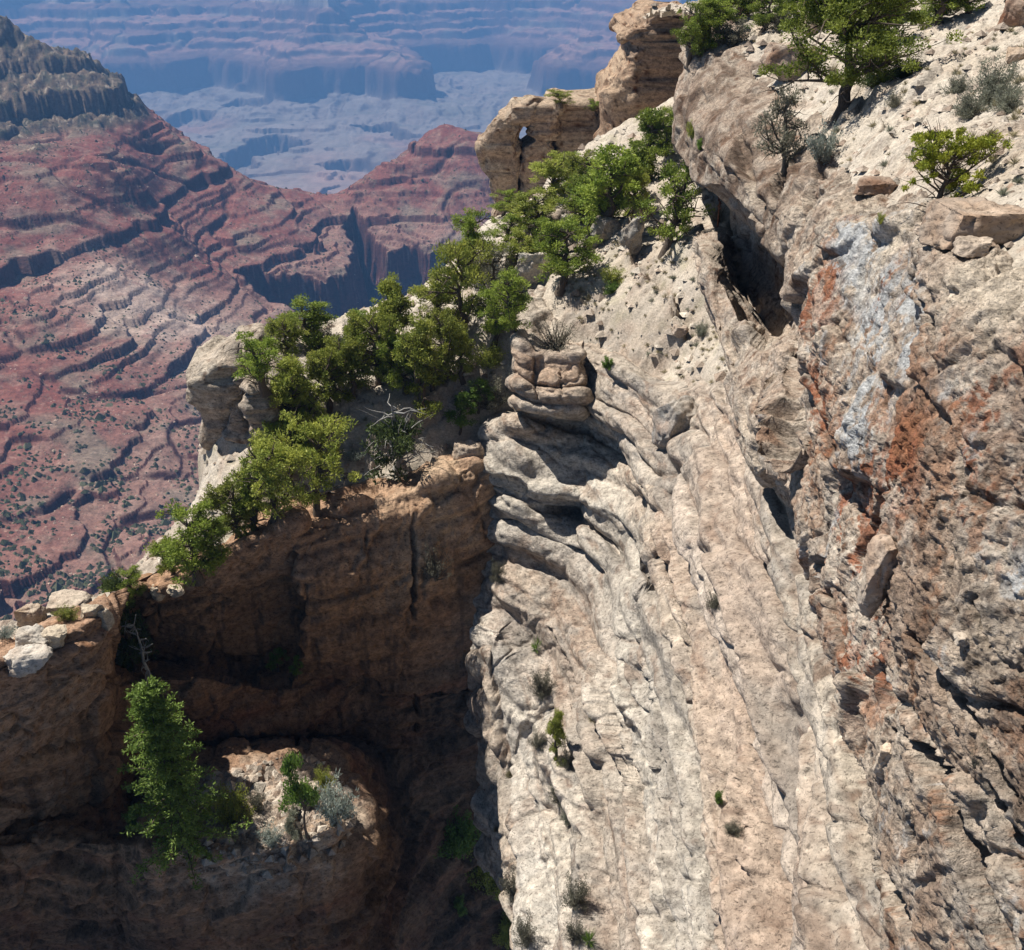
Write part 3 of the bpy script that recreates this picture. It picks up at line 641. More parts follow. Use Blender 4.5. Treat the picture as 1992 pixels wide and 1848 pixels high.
gl = blob(p, [(1690, 500, 17.5, 1.0), (1695, 600, 16.6, 1.0), (1670, 740, 15.8, .7), (1665, 830, 15.4, .7), (1780, 560, 14.5, .7), (1775, 650, 13.8, .6), (1640, 470, 19, .7), (1860, 980, 10.9, .25), (1950, 1130, 10.2, .3), (1690, 680, 15.9, .7)])
cc = mix(cc, LICH, np.clip(sstep(.0, .06, fbm(p * 1.8 * sp, 6, 440, .76) + .34 * gl - .18) * np.clip(gl * 1.7, 0, 1), 0, 1) * nearw)
cc = mix(cc, LICH * .9, sstep(.3, .45, fbm(p * 1.9 * sp, 5, 441, .65)) * nearw * .7)
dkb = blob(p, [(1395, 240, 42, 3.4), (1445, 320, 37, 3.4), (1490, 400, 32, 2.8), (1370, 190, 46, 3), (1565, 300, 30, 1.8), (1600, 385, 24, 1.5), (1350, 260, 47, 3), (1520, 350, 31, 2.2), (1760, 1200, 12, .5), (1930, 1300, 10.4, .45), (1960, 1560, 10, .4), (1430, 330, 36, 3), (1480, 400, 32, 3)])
cc = mix(cc, BROWN * 1.25, sstep(.1, .3, fbm(p * np.array([1.4, .8, .5]), 5, 445, .7)) * .5)
cc = mix(cc, PALE, sstep(.12, .3, fbm(p * np.array([1.2, .8, .6]) + 3, 5, 447, .7)) * .45)
cc = mix(cc, DARK * 1.5, sstep(.26, .4, fbm(p * np.array([3., 1.2, 1.4]), 5, 446, .7)) * .75 * nearw)
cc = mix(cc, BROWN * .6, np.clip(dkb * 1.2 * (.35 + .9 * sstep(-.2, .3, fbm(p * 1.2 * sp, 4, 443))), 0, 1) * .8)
cc = mix(cc, CREAM * 1.1, np.clip(blob(p, [(1965, 530, 12, .9), (2050, 560, 11.5, 1), (1740, 470, 17, .5), (1575, 620, 23.5, .9), (1560, 560, 25, .9)]) * 1.5, 0, 1))
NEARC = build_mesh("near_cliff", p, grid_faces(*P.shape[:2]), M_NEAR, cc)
tag(NEARC, "rough near cliff with rust and grey lichen and a dark overhang", "cliff", kind="structure")

# ---- ground on the near rim
tp = [(1335, 40, 56), (1400, 60, 52), (1480, 90, 46), (1560, 130, 40), (1660, 215, 31.5), (1640, 160, 37), (1700, 150, 33.5), (1800, 60, 40), (1900, 40, 38), (1990, 20, 36), (1990, 200, 22.5), (1850, 200, 25.5),
      (1740, 190, 28.5), (1700, 280, 25), (1800, 280, 21), (1900, 300, 17.8), (1990, 300, 16.2), (1808, 415, 16.4), (1900, 420, 14.4), (1990, 440, 13.2), (1870, 500, 13.0),
      (1990, 560, 11.7), (2200, 600, 9.9), (2400, 300, 10), (1500, 0, 62), (1700, 0, 52), (1990, -60, 46), (1600, -40, 75), (1900, -60, 65), (2300, 0, 30), (1380, 0, 66)]
T1 = np.array([PD(*q) for q in tp] + [L1C[0, k] + np.array([0, 0, -.12]) for k in range(10)] + [L1C[1, k] + np.array([.35, 0, -.1]) for k in range(10)])
nu, nv = 520, 460
a = np.linspace(0.12, 0.95, nu); yy = 8.0 * (90 / 8.) ** np.linspace(0, 1, nv)
Y, Agr = np.meshgrid(yy, a, indexing='ij'); X = Y * Agr
xy = np.stack([X.ravel(), Y.ravel()], 1)
z = rbf(T1, xy, 1.0, 0.002)
front = [tuple((.6 * L1C[0, k] + .4 * L1C[1, k])[:2]) for k in range(10)]
poly = [(11, 95)] + front + [(30, 5), (80, 5), (80, 95)]
keep = inside(poly, xy[:, 0], xy[:, 1])
p = np.stack([xy[:, 0], xy[:, 1], z], 1)
kk = np.clip(p[:, 1] / 30, .4, 1)
zt = p[:, 2] + fbm(p * .12, 2, 520) * .5
g = fbm(p * .4, 4, 501) * .35 + fbm(p * 2.0, 4, 502, .6) * .12
g += ridged(p * .9, 4, 505) * .14
w1, w2, wid = worley(p * np.array([.75, .75, 1.2]), 503)
edge = sstep(6.5, 1.0, p[:, 0] - np.interp(p[:, 1], [8, 12, 16, 20, 30, 40, 50], [4, 5.6, 6.4, 6.8, 9, 9, 9]))
g += (ledges(zt * 1.5, 506, .25) - .5) * .5 * (.2 + .8 * edge) + sstep(.5, .8, wid) * sstep(0, .22, w2 - w1) * (.15 + .3 * wid) * edge
w1, w2, wid = worley(p * 3.2, 504)
g += sstep(.55, .9, wid) * sstep(.02, .25, w2 - w1) * .10
p[:, 2] += g * kk * edge_fade(p, front, 1.2)
cc = mix(np.tile(CREAM * .92, (len(p), 1)), PALE * .88, np.clip(.5 + fbm(p * .4, 3, 510) * .9, 0, 1))
cc = mix(cc, PINK, sstep(.1, .5, fbm(p * .7, 4, 511)) * .6 * (.4 + .6 * edge))
cc = mix(cc, BROWN, sstep(.22, .5, fbm(p * 1.6, 4, 512, .65)) * .6 * edge)
cc = mix(cc, ORANGE, sstep(.25, .5, fbm(p * 2.2, 4, 513, .65)) * sstep(19, 15, p[:, 1]) * .7)
cc = mix(cc, GREY, sstep(.2, .5, fbm(p * 1.1, 4, 514, .65)) * .45)
v2, f2_, c2_ = compact(p, grid_faces(nv, nu, keep), cc)
RIM = build_mesh("rim_ground", v2, f2_, M_SAND, c2_)
tag(RIM, "stony cream rim ground sloping up behind the near cliff", "ground", kind="structure")

# ---- free standing rock masses
def pillar(rowsv, depth, thick, n=96, m=110, seed=0, sq=5.5, lean=0.0, big=.5):
    """closed rock column: rows of (v, left u, right u) at the given depth"""
    rv = np.array(rowsv, float)
    s = np.linspace(0, len(rv) - 1, m)
    i = np.clip(s.astype(int), 0, len(rv) - 2); f = s - i
    R = rv[i] * (1 - f[:, None]) + rv[i + 1] * f[:, None]
    th = np.linspace(0, 2 * math.pi, n, endpoint=False)
    ct, st = np.cos(th), np.sin(th)
    e = 2.0 / sq
    ex = np.sign(ct) * np.abs(ct) ** e; ey = np.sign(st) * np.abs(st) ** e
    y0 = ray(1000, R[0, 0])[1] * depth
    out = []
    for k, (v, ul, ur) in enumerate(R):
        c = PY((ul + ur) / 2, v, y0); dd = y0 / ray(1000, v)[1]
        hw = (ur - ul) / 2 * dd / FOC
        ring = np.stack([c[0] + ex * hw, c[1] + (ey + 1) * thick / 2, np.full(n, c[2])], 1)
        out.append(ring)
    P = np.array(out)
    # close the top with shrinking rings
    top = []
    for t in (0.0, .3, .55, .8, .93):
        c = P[0].mean(0); rg = c + (P[0] - c) * t; rg[:, 2] += (1 - t) ** 2 * .35; top.append(rg)
    P = np.concatenate([np.array(top), P], 0)
    Pw = np.concatenate([P, P[:, :1]], 1)
    N = grid_normals(Pw)
    N[:, 0] = N[:, -1] = (N[:, 0] + N[:, -1]) * .5
    mid = P.mean((0, 1))
    if ((Pw - mid) * N).sum() < 0: N = -N
    D, _ = rock_disp(Pw, N, big, .7, .8, seed)
    D[:, -1] = D[:, 0]
    p = D.reshape(-1, 3)
    return p, grid_faces(D.shape[0], D.shape[1])
def rock_mass(name, plist, label, cat, cseed, **ck):
    V, F, o = [], [], 0
    for a_ in plist:
        p, f = pillar(**a_); V.append(p); F.append(f + o); o += len(p)
    V = np.concatenate(V); F = np.concatenate(F)
    tint = ck.pop('tint', 1.0)
    ob = build_mesh(name, V, F, M_ROCK, rock_color(V, cseed, **ck) * tint)
    return tag(ob, label, cat, kind="structure")
rock_mass("rock_window", [
    dict(rowsv=[(209, 992, 1042), (238, 974, 1042), (244, 968, 1009), (275, 938, 1008), (284, 932, 1010), (328, 935, 1014), (345, 951, 1014), (400, 957, 1010), (470, 957, 1010), (640, 940, 1015)], depth=90, thick=4.5, seed=601, big=.25),
    dict(rowsv=[(208, 1020, 1100), (240, 1031, 1080), (246, 1034, 1080), (272, 1034, 1080), (286, 1012, 1080), (330, 1008, 1080), (400, 1010, 1080), (640, 1000, 1090)], depth=90.2, thick=4.5, seed=604, big=.25),
    dict(rowsv=[(203, 1068, 1172), (240, 1070, 1182), (300, 1072, 1186), (400, 1070, 1190), (640, 1060, 1200)], depth=91, thick=9, seed=608)],
    "free standing limestone wall with a small window hole", "rock wall", 600, warm=.35, grey=.45, dark=1.1, tint=np.array([.92, .87, .80]))
rock_mass("rock_tower", [
    dict(rowsv=[(26, 1262, 1372), (44, 1240, 1372), (54, 1216, 1372), (80, 1211, 1372), (92, 1229, 1372), (115, 1224, 1375), (142, 1210, 1380), (175, 1190, 1385), (222, 1176, 1390), (300, 1172, 1400), (420, 1165, 1410), (600, 1160, 1420)], depth=82, thick=14, seed=621, n=120, m=150)],
    "tall undercut limestone tower with a block cap at the rim", "rock tower", 620, warm=.5, grey=.35, dark=1.2, tint=np.array([.90, .80, .70]))
rock_mass("rock_pinnacle", [
    dict(rowsv=[(712, 424, 468), (728, 388, 474), (750, 361, 470), (771, 360, 462), (800, 366, 454), (828, 386, 448), (870, 388, 444), (886, 406, 448), (909, 420, 464), (960, 424, 480), (1080, 420, 500)], depth=56, thick=6, seed=641, big=.35),
    dict(rowsv=[(735, 442, 488), (750, 437, 484), (790, 437, 480), (816, 441, 478), (835, 437, 482), (880, 441, 490), (960, 440, 500), (1080, 440, 520)], depth=55.6, thick=6, seed=645, big=.3),
    dict(rowsv=[(757, 480, 522), (775, 470, 531), (800, 468, 533), (824, 478, 529), (840, 484, 532), (900, 480, 545), (1080, 470, 560)], depth=54.8, thick=5, seed=649, big=.3)],
    "overhanging pale rock pinnacle at the end of the ridge", "pinnacle", 640, warm=.1, grey=.5, dark=.8, tint=.85)

rs0 = np.random.RandomState(21)
def bits(name, pts, size, mat, cols, flat=.8, seed=0):
    r_ = np.random.RandomState(seed)
    base = np.array([[1, 0, 0], [-1, 0, 0], [0, 1, 0], [0, -1, 0], [0, 0, 1], [0, 0, -.3]], float)
    fac = np.array([[0, 2, 4], [2, 1, 4], [1, 3, 4], [3, 0, 4], [2, 0, 5], [1, 2, 5], [3, 1, 5], [0, 3, 5]])
    n_ = len(pts)
    ang = r_.rand(n_) * 6.28; ca, sa = np.cos(ang), np.sin(ang)
    j_ = base[None] * (1 + r_.uniform(-.35, .35, (n_, 6, 1)))
    x_ = j_[..., 0] * ca[:, None] - j_[..., 1] * sa[:, None]; y_ = j_[..., 0] * sa[:, None] + j_[..., 1] * ca[:, None]
    v_ = np.stack([x_, y_, j_[..., 2] * flat], -1) * size[:, None, None] + pts[:, None]
    f_ = (fac[None] + 6 * np.arange(n_)[:, None, None]).reshape(-1, 3)
    return build_mesh(name, v_.reshape(-1, 3), f_, mat, np.repeat(cols, 6, 0), smooth=False)
def gravel(ob, n_, lo, hi, seed, label):
    me = ob.data; co = np.empty(len(me.vertices) * 3, np.float32); me.vertices.foreach_get('co', co); co = co.reshape(-1, 3)
    i = rs0.randint(0, len(co), n_); pt = co[i] + rs0.normal(0, .05, (n_, 3)) * np.array([1, 1, 0])
    dn = fbm(pt * .5, 3, 950 + seed); ok = rs0.rand(n_) < .35 + 1.4 * dn; pt = pt[ok]
    dp = np.clip(depth_of(pt) / 35, .35, 1.6)
    sz = lo * (hi / lo) ** (rs0.rand(len(pt)) ** 2.2) * dp
    c = mix(np.tile(PALE, (len(pt), 1)), PINK * 1.05, np.clip(rs0.rand(len(pt)) * 1.1 - .2, 0, 1)) * rs0.uniform(.55, 1.1, (len(pt), 1))
    tag(bits("gravel", pt, sz, M_SAND, c, .6, seed), label, None, kind="stuff")
def ledge_gravel():
    q = P_W[(talW > .35) & (N_W[:, 2] > .45)]
    i = rs0.randint(0, len(q), 1500); pt = q[i] + rs0.normal(0, .05, (1500, 3)) * np.array([1, 1, 0])
    c = mix(np.tile(PALE, (1500, 1)), PINK, rs0.rand(1500)) * rs0.uniform(.55, 1.1, (1500, 1))
    tag(bits("gravel", pt, .05 * 8 ** (rs0.rand(1500) ** 2.2), M_SAND, c, .7, 9), "pale rubble on the sunlit ledge", None, kind="stuff")
ledge_gravel()
gravel(BENCH, 16000, .04, .36, 1, "loose cream stones over the bench and ridge")
gravel(RIM, 26000, .03, .34, 2, "loose cream stones over the near rim")
# ---------------------------------------------------------------- the red slopes and buttes below the rim
M_RED = rock_mat("red_slope", 0.075, 0.7, 2.0, 0.5, 0.5)
M_FAR = rock_mat("far_canyon", 0.008, 0.3, 8.0, 0.2, 0.22)
mp_ = []
for v, l_ in ((320, [(0, -238), (100, -240), (200, -244), (260, -248)]), (400, [(-80, -258), (0, -262), (100, -268), (200, -280), (300, -300), (400, -326)]), (450, [(400, -340), (500, -350), (600, -360)]), (500, [(-80, -286), (0, -290), (100, -296), (200, -308), (300, -328), (400, -352), (550, -369), (640, -380)]),
              (600, [(-80, -314), (0, -318), (100, -324), (200, -332), (300, -348), (400, -368)]), (700, [(-80, -330), (0, -334), (100, -340), (200, -350), (300, -364), (430, -384)]), (800, [(-80, -339), (0, -343), (100, -351), (200, -361), (300, -374), (420, -390)]),
              (900, [(-80, -347), (0, -351), (100, -361), (200, -371), (300, -381), (420, -390)]), (1000, [(-80, -354), (0, -358), (100, -367), (200, -375), (420, -386)]), (1100, [(-80, -360), (0, -364), (100, -371), (250, -378), (420, -384)]), (1250, [(-150, -366), (0, -372), (200, -380)])):
    for u, z_ in l_: mp_.append((u, v, z_))
mp_ += [(270, 590, -338), (320, 550, -338), (380, 560, -360), (240, 640, -341), (30, 575, -309), (70, 590, -313), (450, 620, -379), (550, 575, -389), (650, 545, -395), (560, 540, -385), (480, 560, -377),
        (600, 700, -400), (700, 470, -397), (800, 460, -395), (950, 450, -392), (1000, 600, -410), (500, 640, -384), (310, 285, -264), (360, 310, -284), (900, 700, -420), (900, 900, -420), (600, 900, -400), (600, 1200, -395)]
G = [PZ(u, v, z_) for (u, v, z_) in mp_]
# left butte: its cliff foot and its top, then the drop behind
foot = [(0, 293, -234), (60, 275, -232), (120, 274, -232), (200, 272, -234), (262, 250, -238)]
for u, v, z_ in foot: G.append(PZ(u, v, z_))
top = [(-60, 20, 1560, 0), (10, 40, 1560, 0), (30, 75, 1580, 0), (50, 86, 1640, 0), (100, 92, 1640, 0), (140, 100, 1630, 0), (170, 122, 1600, 0), (195, 155, 1590, 0), (228, 195, 1580, 0), (250, 215, 1560, 0), (268, 240, 1540, 0),
       (0, 160, 1500, 0), (60, 165, 1510, 0), (120, 165, 1510, 0), (170, 170, 1520, 0), (30, 250, 1450, 0), (120, 250, 1475, 0), (200, 235, 1500, 0)]
for u, v, d, _ in top: G.append(PD(u, v, d * .83))
for u, v in [(840, 262), (905, 260), (870, 258)]: G.append(PZ(u, v, -287))
for u, v, d in [(310, 263, 1310), (350, 264, 1320), (400, 300, 1325), (430, 333, 1330), (500, 360, 1345), (580, 385, 1362), (615, 402, 1370), (650, 402, 1385)]:
    c = PD(u, v, d); G.append(c); G.append(c + np.array([60, 240, -170])); G.append(c + np.array([140, 640, -560]))
for u, v, d in [(50, 86, 1361), (140, 100, 1353), (228, 195, 1311), (268, 240, 1278)]:
    c = PD(u, v, d); G.append(c + np.array([90, 260, -190])); G.append(c + np.array([200, 650, -620]))
# second butte
for u, v, d in [(650, 385, 1800), (700, 430, 1745), (780, 435, 1740), (870, 430, 1750), (960, 430, 1760), (700, 340, 1850), (720, 312, 1880), (780, 282, 1930), (820, 254, 1960), (850, 240, 1985), (890, 238, 1990), (925, 258, 1980), (950, 280, 1960), (1000, 310, 1950),
                (790, 350, 1840), (860, 330, 1860), (930, 360, 1830), (860, 290, 1920), (1040, 400, 1830), (1100, 340, 1950), (1150, 450, 1750)]:
    G.append(PD(u, v, d * .785))
for u, v, d in [(650, 385, 1800), (720, 312, 1880), (820, 254, 1960), (890, 238, 1990), (950, 275, 1980), (1050, 330, 1980), (1200, 380, 1950)]:
    c = PD(u, v, d * .785); G.append(c + np.array([-30, 260, -200])); G.append(c + np.array([-60, 640, -560]))
for x, y in [(-2200, 2600), (-1200, 2900), (0, 3000), (1200, 2800)]: G.append(np.array([x, y, -1030.]))
for x, y, z_ in [(-900, 1500, -260), (-1300, 1900, -200), (-1000, 900, -230), (-600, 400, -220), (600, 600, -430), (900, 1500, -480), (-100, 250, -250), (200, 300, -330)]: G.append(np.array([x, y, z_]))
G = np.array(G)
nu, nv = 900, 860
AL, AH = -0.80, 0.30
a = np.linspace(AL, AH, nu); yy = 250 * (2700 / 250.) ** np.linspace(0, 1, nv)
Y, Agr = np.meshgrid(yy, a, indexing='ij'); X = Y * Agr
xy = np.stack([X.ravel(), Y.ravel()], 1)
# warp the plan a little so that ridges and gullies run down the slopes
p2 = np.stack([xy[:, 0], xy[:, 1], np.zeros(len(xy))], 1)
wx = fbm(p2 / 210., 4, 700) * 30; wy = fbm(p2 / 210. + 7, 4, 701) * 30
ca = np.linspace(AL - .05, AH + .05, 200); cl = np.linspace(math.log(200), math.log(2900), 240)
CY, CA = np.meshgrid(np.exp(cl), ca, indexing='ij')
Zc = rbf(G, np.stack([(CY * CA).ravel(), CY.ravel()], 1), 1.0, 0.001).reshape(240, 200)
qx = xy[:, 0] + wx; qy = xy[:, 1] + wy
z = bil(Zc, (np.log(qy) - cl[0]) / (cl[1] - cl[0]), (qx / qy - ca[0]) / (ca[1] - ca[0]))
z += -ridged(p2 / 130., 5, 703) * 9 - 5 * sstep(.75, .98, 1 - 2.4 * np.abs(perlin(p2 / 95., 707))) + fbm(p2 / 45., 4, 704) * 3.0
# Redwall gorge cut into the floor of the valley
gorge = [PZ(u, v, -395)[:2] for u, v in [(455, 572), (500, 556), (570, 552), (640, 545), (672, 535), (690, 480), (672, 455), (690, 445), (730, 470), (760, 490), (800, 480), (830, 490), (870, 478), (960, 478), (1080, 500), (1100, 800), (800, 900), (620, 640), (572, 596)]]
gx = xy + np.stack([fbm(p2 / 28., 4, 705) * 16, fbm(p2 / 28. + 5, 4, 706) * 16], 1)
ing = inside(gorge, gx[:, 0], gx[:, 1])
ga = np.array(gorge); gb = np.roll(ga, -1, 0)
dmin = np.full(len(xy), 1e9)
idx = np.where(ing)[0]
for A_, B_ in zip(ga, gb):
    ab = B_ - A_; t = np.clip(((gx[idx] - A_) @ ab) / (ab @ ab), 0, 1)
    dmin[idx] = np.minimum(dmin[idx], np.linalg.norm(gx[idx] - (A_ + t[:, None] * ab), axis=1))
cut = np.where(ing, np.minimum(dmin * 6.0, 90) + np.clip(dmin - 20, 0, 120) * .5, 0)
# benches: hard beds stand as small cliffs
def terrace(z, zn, levels):
    out = z.copy()
    for (lv, h, wd) in levels:
        t = (zn - lv) / wd
        s = np.clip(t, -1, 1)
        out += h * (np.sign(s) * np.abs(s) ** .16 - s) * .56 * np.where(np.abs(t) < 1, 1, 0)
    return out
rn = np.random.RandomState(5)
levels = []
zl = -440.
while zl < -246:
    h = rn.choice([2.5, 4, 6, 10, 15], p=[.3, .28, .22, .12, .08]); levels.append((zl, h, h * .60 + 1.2)); zl += h * 1.25 + rn.uniform(0, 9)
zn = z + fbm(p2 / 260., 3, 710) * 5 + fbm(p2 / 34., 4, 716) * 1.2
amp = .55 + .95 * sstep(-.1, .3, fbm(p2 / 140. + 3, 4, 711, .5))
zt = terrace(z, zn, levels)
z1 = z + (zt - z) * amp
# tall pale cliff of the left butte
bc = fbm(p2 / 60., 4, 712)
buttem = sstep(-238, -226, z) * sstep(1050, 1130, xy[:, 1])
z1 += buttem * (ridged(p2 * np.array([1 / 46., 1 / 70., 1]), 5, 713) * 11 + bc * 9 + fbm(p2 / 14., 4, 714, .6) * 7 + worley(p2 / 22., 717, True)[3] * 5)
z1 = z1 + buttem * (terrace(z, zn + bc * 6, [(-214, 30, 15), (-176, 12, 8)]) - z)
z1 -= cut
p = np.stack([xy[:, 0], xy[:, 1], z1], 1)
Pg = p.reshape(nv, nu, 3)
N = grid_normals(Pg); nz = np.abs(N[..., 2]).ravel()
RED = np.array([.185, .055, .042]); REDP = np.array([.25, .105, .080]); TANP = np.array([.33, .225, .175]); RCL = np.array([.075, .022, .018]); SAGE = np.array([.20, .19, .14]); BUFF = np.array([.22, .155, .105])
t1 = fbm(p2 / 120., 4, 720); t2 = fbm(p2 / 26., 5, 721, .62)
cc = mix(np.tile(REDP, (len(p), 1)), RED, np.clip(.45 + t1 * 1.1, 0, 1))
cc = mix(cc, TANP, sstep(-.05, .5, t2) * .55)
zc = z1 + 5 * t1
cc = mix(cc, TANP * .95, sstep(-350, -390, zc) * .55)
cc = mix(cc, SAGE, sstep(.05, .45, fbm(p2 / 60. + 2, 4, 722)) * .55)
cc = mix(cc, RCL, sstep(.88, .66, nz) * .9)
cc = mix(cc, SAGE * .55, sstep(.2, .45, fbm(p2 / 9., 4, 725, .7)) * .5)
cc = mix(cc, TANP * 1.3, sstep(.25, .5, fbm(p2 / 7. + 3, 4, 726, .7)) * .45)
pale = np.exp(-((xy - PZ(285, 580, -338)[:2]) ** 2).sum(1) / 75 ** 2)
cc = mix(cc, np.array([.50, .38, .31]), np.clip(pale * 1.5 * (.75 + t2), 0, 1) * .9)
bm = sstep(-240, -230, z1) * sstep(1050, 1120, xy[:, 1])
bcol = mix(np.tile(BUFF, (len(p), 1)), np.array([.17, .13, .09]), np.clip(.5 + bc * 1.3, 0, 1))
bcol = mix(bcol * .85, np.array([.055, .058, .036]), sstep(-.1, .25, fbm(p2 / 16., 5, 724, .65)) * .8)
bcol = mix(bcol, np.array([.46, .38, .29]), sstep(.2, .4, fbm(p2 / 9. + 5, 4, 728, .65)) * .7)
cc = mix(cc, bcol, bm)
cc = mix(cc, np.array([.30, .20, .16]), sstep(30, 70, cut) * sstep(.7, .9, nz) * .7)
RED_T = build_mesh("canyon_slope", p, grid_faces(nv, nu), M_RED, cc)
tag(RED_T, "red ledged slopes and buttes below the rim", "slope", kind="structure")

# scrub and stones on the red slopes
rs = np.random.RandomState(11)
def scatter(n, amin, amax, y0, y1, bias):
    A_ = rs.uniform(amin, amax, n); yv = y0 * (y1 / y0) ** (rs.rand(n) ** bias)
    i = np.clip(((np.log(yv / 250) / math.log(2700 / 250.)) * (nv - 1)).astype(int), 0, nv - 1)
    j = np.clip(((A_ - AL) / (AH - AL) * (nu - 1)).astype(int), 0, nu - 1)
    return Pg[i, j], N[i, j, 2]
M_DOT = rock_mat("scrub", .3, .2, .3, .2, .3)
pts, nzv = scatter(70000, -.75, .16, 300, 2000, .8)
dn = fbm(np.stack([pts[:, 0], pts[:, 1], 0 * pts[:, 0]], 1) / 38., 4, 730)
ok = (np.abs(nzv) > .75) & (rs.rand(len(pts)) < .35 + 1.8 * dn)
pts = pts[ok]; sz = rs.uniform(.35, 1.0, len(pts)) * rs.uniform(1, 1.9, len(pts)) * (1 + .7 * sstep(1000, 550, pts[:, 1])) * (1 + (rs.rand(len(pts)) < .08) * .7)
sc_ = np.array([.075, .085, .045]) * (1 + rs.uniform(-.35, .5, (len(pts), 1))) + np.array([.05, .04, .03]) * (rs.rand(len(pts), 1) < .4)
tag(bits("scrub", pts, sz, M_DOT, sc_, .9, 3), "dark scrub dotted over the red slopes", "scrub", kind="stuff")
pts, nzv = scatter(16000, -.75, .12, 300, 1300, .9)
dn = fbm(np.stack([pts[:, 0], pts[:, 1], 0 * pts[:, 0]], 1) / 50., 3, 731)
ok = (rs.rand(len(pts)) < .3 + 1.2 * dn); pts = pts[ok]
sz = rs.uniform(.4, 1.3, len(pts)) * (1 + 1.4 * (rs.rand(len(pts)) < .05))
sc_ = np.array([.50, .36, .27]) * (1 + rs.uniform(-.35, .25, (len(pts), 1)))
tag(bits("rubble", pts, sz, M_DOT, sc_, .7, 4), "fallen pale and red blocks on the slopes", "rubble", kind="stuff")

# ---------------------------------------------------------------- the far side of the canyon
nu, nv = 900, 900
a = np.linspace(-0.66, 0.40, nu); yy = 2500 * (13500 / 2500.) ** np.linspace(0, 1, nv)
Y, Agr = np.meshgrid(yy, a, indexing='ij'); X = Y * Agr
xy = np.stack([X.ravel(), Y.ravel()], 1); p2 = np.stack([xy[:, 0], xy[:, 1], np.zeros(len(xy))], 1)
lw = [(-300, 182), (60, 170), (190, 172), (270, 178), (350, 182), (385, 168), (470, 166), (500, 182), (560, 186), (640, 184), (702, 180), (722, 196), (790, 200), (853, 197), (845, 178), (800, 160), (850, 138), (960, 132), (1055, 138), (1040, 160), (1015, 172), (1090, 186), (1220, 184), (1500, 190)]
ln = np.array([PZ(u, v, -960)[:2] for u, v in lw])
poly = np.concatenate([ln, [[9000, 30000], [-12000, 30000]]])
wq = xy + np.stack([fbm(p2 / 600., 4, 801, .42) * 300, fbm(p2 / 600. + 4, 4, 802, .42) * 300], 1)
ins = inside(poly, wq[:, 0], wq[:, 1])
dm = np.full(len(xy), 1e9)
for A_, B_ in zip(ln[:-1], ln[1:]):
    ab = B_ - A_; t = np.clip(((wq - A_) @ ab) / (ab @ ab), 0, 1)
    dm = np.minimum(dm, np.linalg.norm(wq - (A_ + t[:, None] * ab), axis=1))
sd = np.where(ins, dm, -dm)
# ridges of the upper walls: buttes and bays
rv = ridged(p2 / 1700., 5, 804, .6) * 560 + fbm(p2 / 600., 5, 805, .6) * 330
bays = [(660, 95, 1250, 620), (960, 70, 900, 500), (210, 95, 700, 500), (365, 110, 500, 380), (1150, 120, 600, 420), (40, 70, 600, 500),
        (505, 108, -1000, 520), (810, 95, -1200, 480), (1080, 98, -900, 420), (300, 80, -600, 400), (120, 100, -600, 380), (440, 125, -500, 300)]
for u_, v_, am_, r_ in bays:
    c_ = PZ(u_, v_, -760)[:2]
    rv = rv + am_ * np.exp(-(((wq - c_) / np.array([.75, 1.3])) ** 2).sum(1) / r_ ** 2)
s2 = sd + rv * sstep(150, 900, sd)
prof_s = [-4000, -1500, -600, -200, -20, 15, 60, 180, 230, 420, 450, 640, 675, 900, 940, 1250, 1400, 1560, 1900, 2400, 2500, 3300, 3500, 9000]
prof_z = [-1090, -1060, -1025, -985, -945, -800, -790, -765, -735, -715, -680, -660, -625, -605, -560, -520, -360, -330, -290, -260, -150, -100, 40, 60]
z = np.interp(s2, prof_s, prof_z)
tn = fbm(p2 / 420., 5, 806)
fan = ridged(np.stack([xy[:, 0] / 170., xy[:, 1] / 1100., 0 * xy[:, 0]], 1) + .25 * np.stack([tn, tn, tn], 1), 4, 820)
z += np.where(sd < 0, tn * 18 * sstep(0, -300, sd) - ridged(p2 / 420., 5, 807) * 32 * sstep(-2600, -60, sd) + fan * 26 * sstep(-1700, -300, sd) * sstep(0, -200, sd), ridged(p2 / 300., 5, 808) * 18 * sstep(60, 300, sd) + tn * 8)
z += -60 * sstep(-500, -1100, sd) * sstep(.0, .3, fbm(p2 / 800. + 9, 4, 809, .45))
# dark inner ledges on the platform
zz = terrace(z, z + tn * 10, [(-1020, 34, 13), (-1058, 26, 10), (-1085, 30, 10)])
gul = 1 - 2.4 * np.abs(perlin(np.stack([wq[:, 0] / 520., wq[:, 1] / 1300., 0 * z], 1), 830)); gul2 = 1 - 2.6 * np.abs(perlin(np.stack([wq[:, 0] / 240., wq[:, 1] / 900., 0 * z], 1), 831))
line = sstep(.84, .99, gul) + .5 * sstep(.84, .99, gul2)
z = z - np.where(sd < 0, 5, 16) * line * sstep(-3500, -200, sd)
z = np.where(sd > 60, z + ridged(p2 / 120., 4, 832) * 7 + fbm(p2 / 45., 3, 833) * 3, z)
z = np.where(sd < 0, z + (zz - z) * sstep(-.1, .25, fbm(p2 / 800. + 3, 3, 810)), z)
z -= 30 * sstep(-500, -900, sd) * sstep(.0, .06, fbm(p2 / 1500. + 11, 4, 815, .45) - .10)
inner = np.zeros(len(xy))
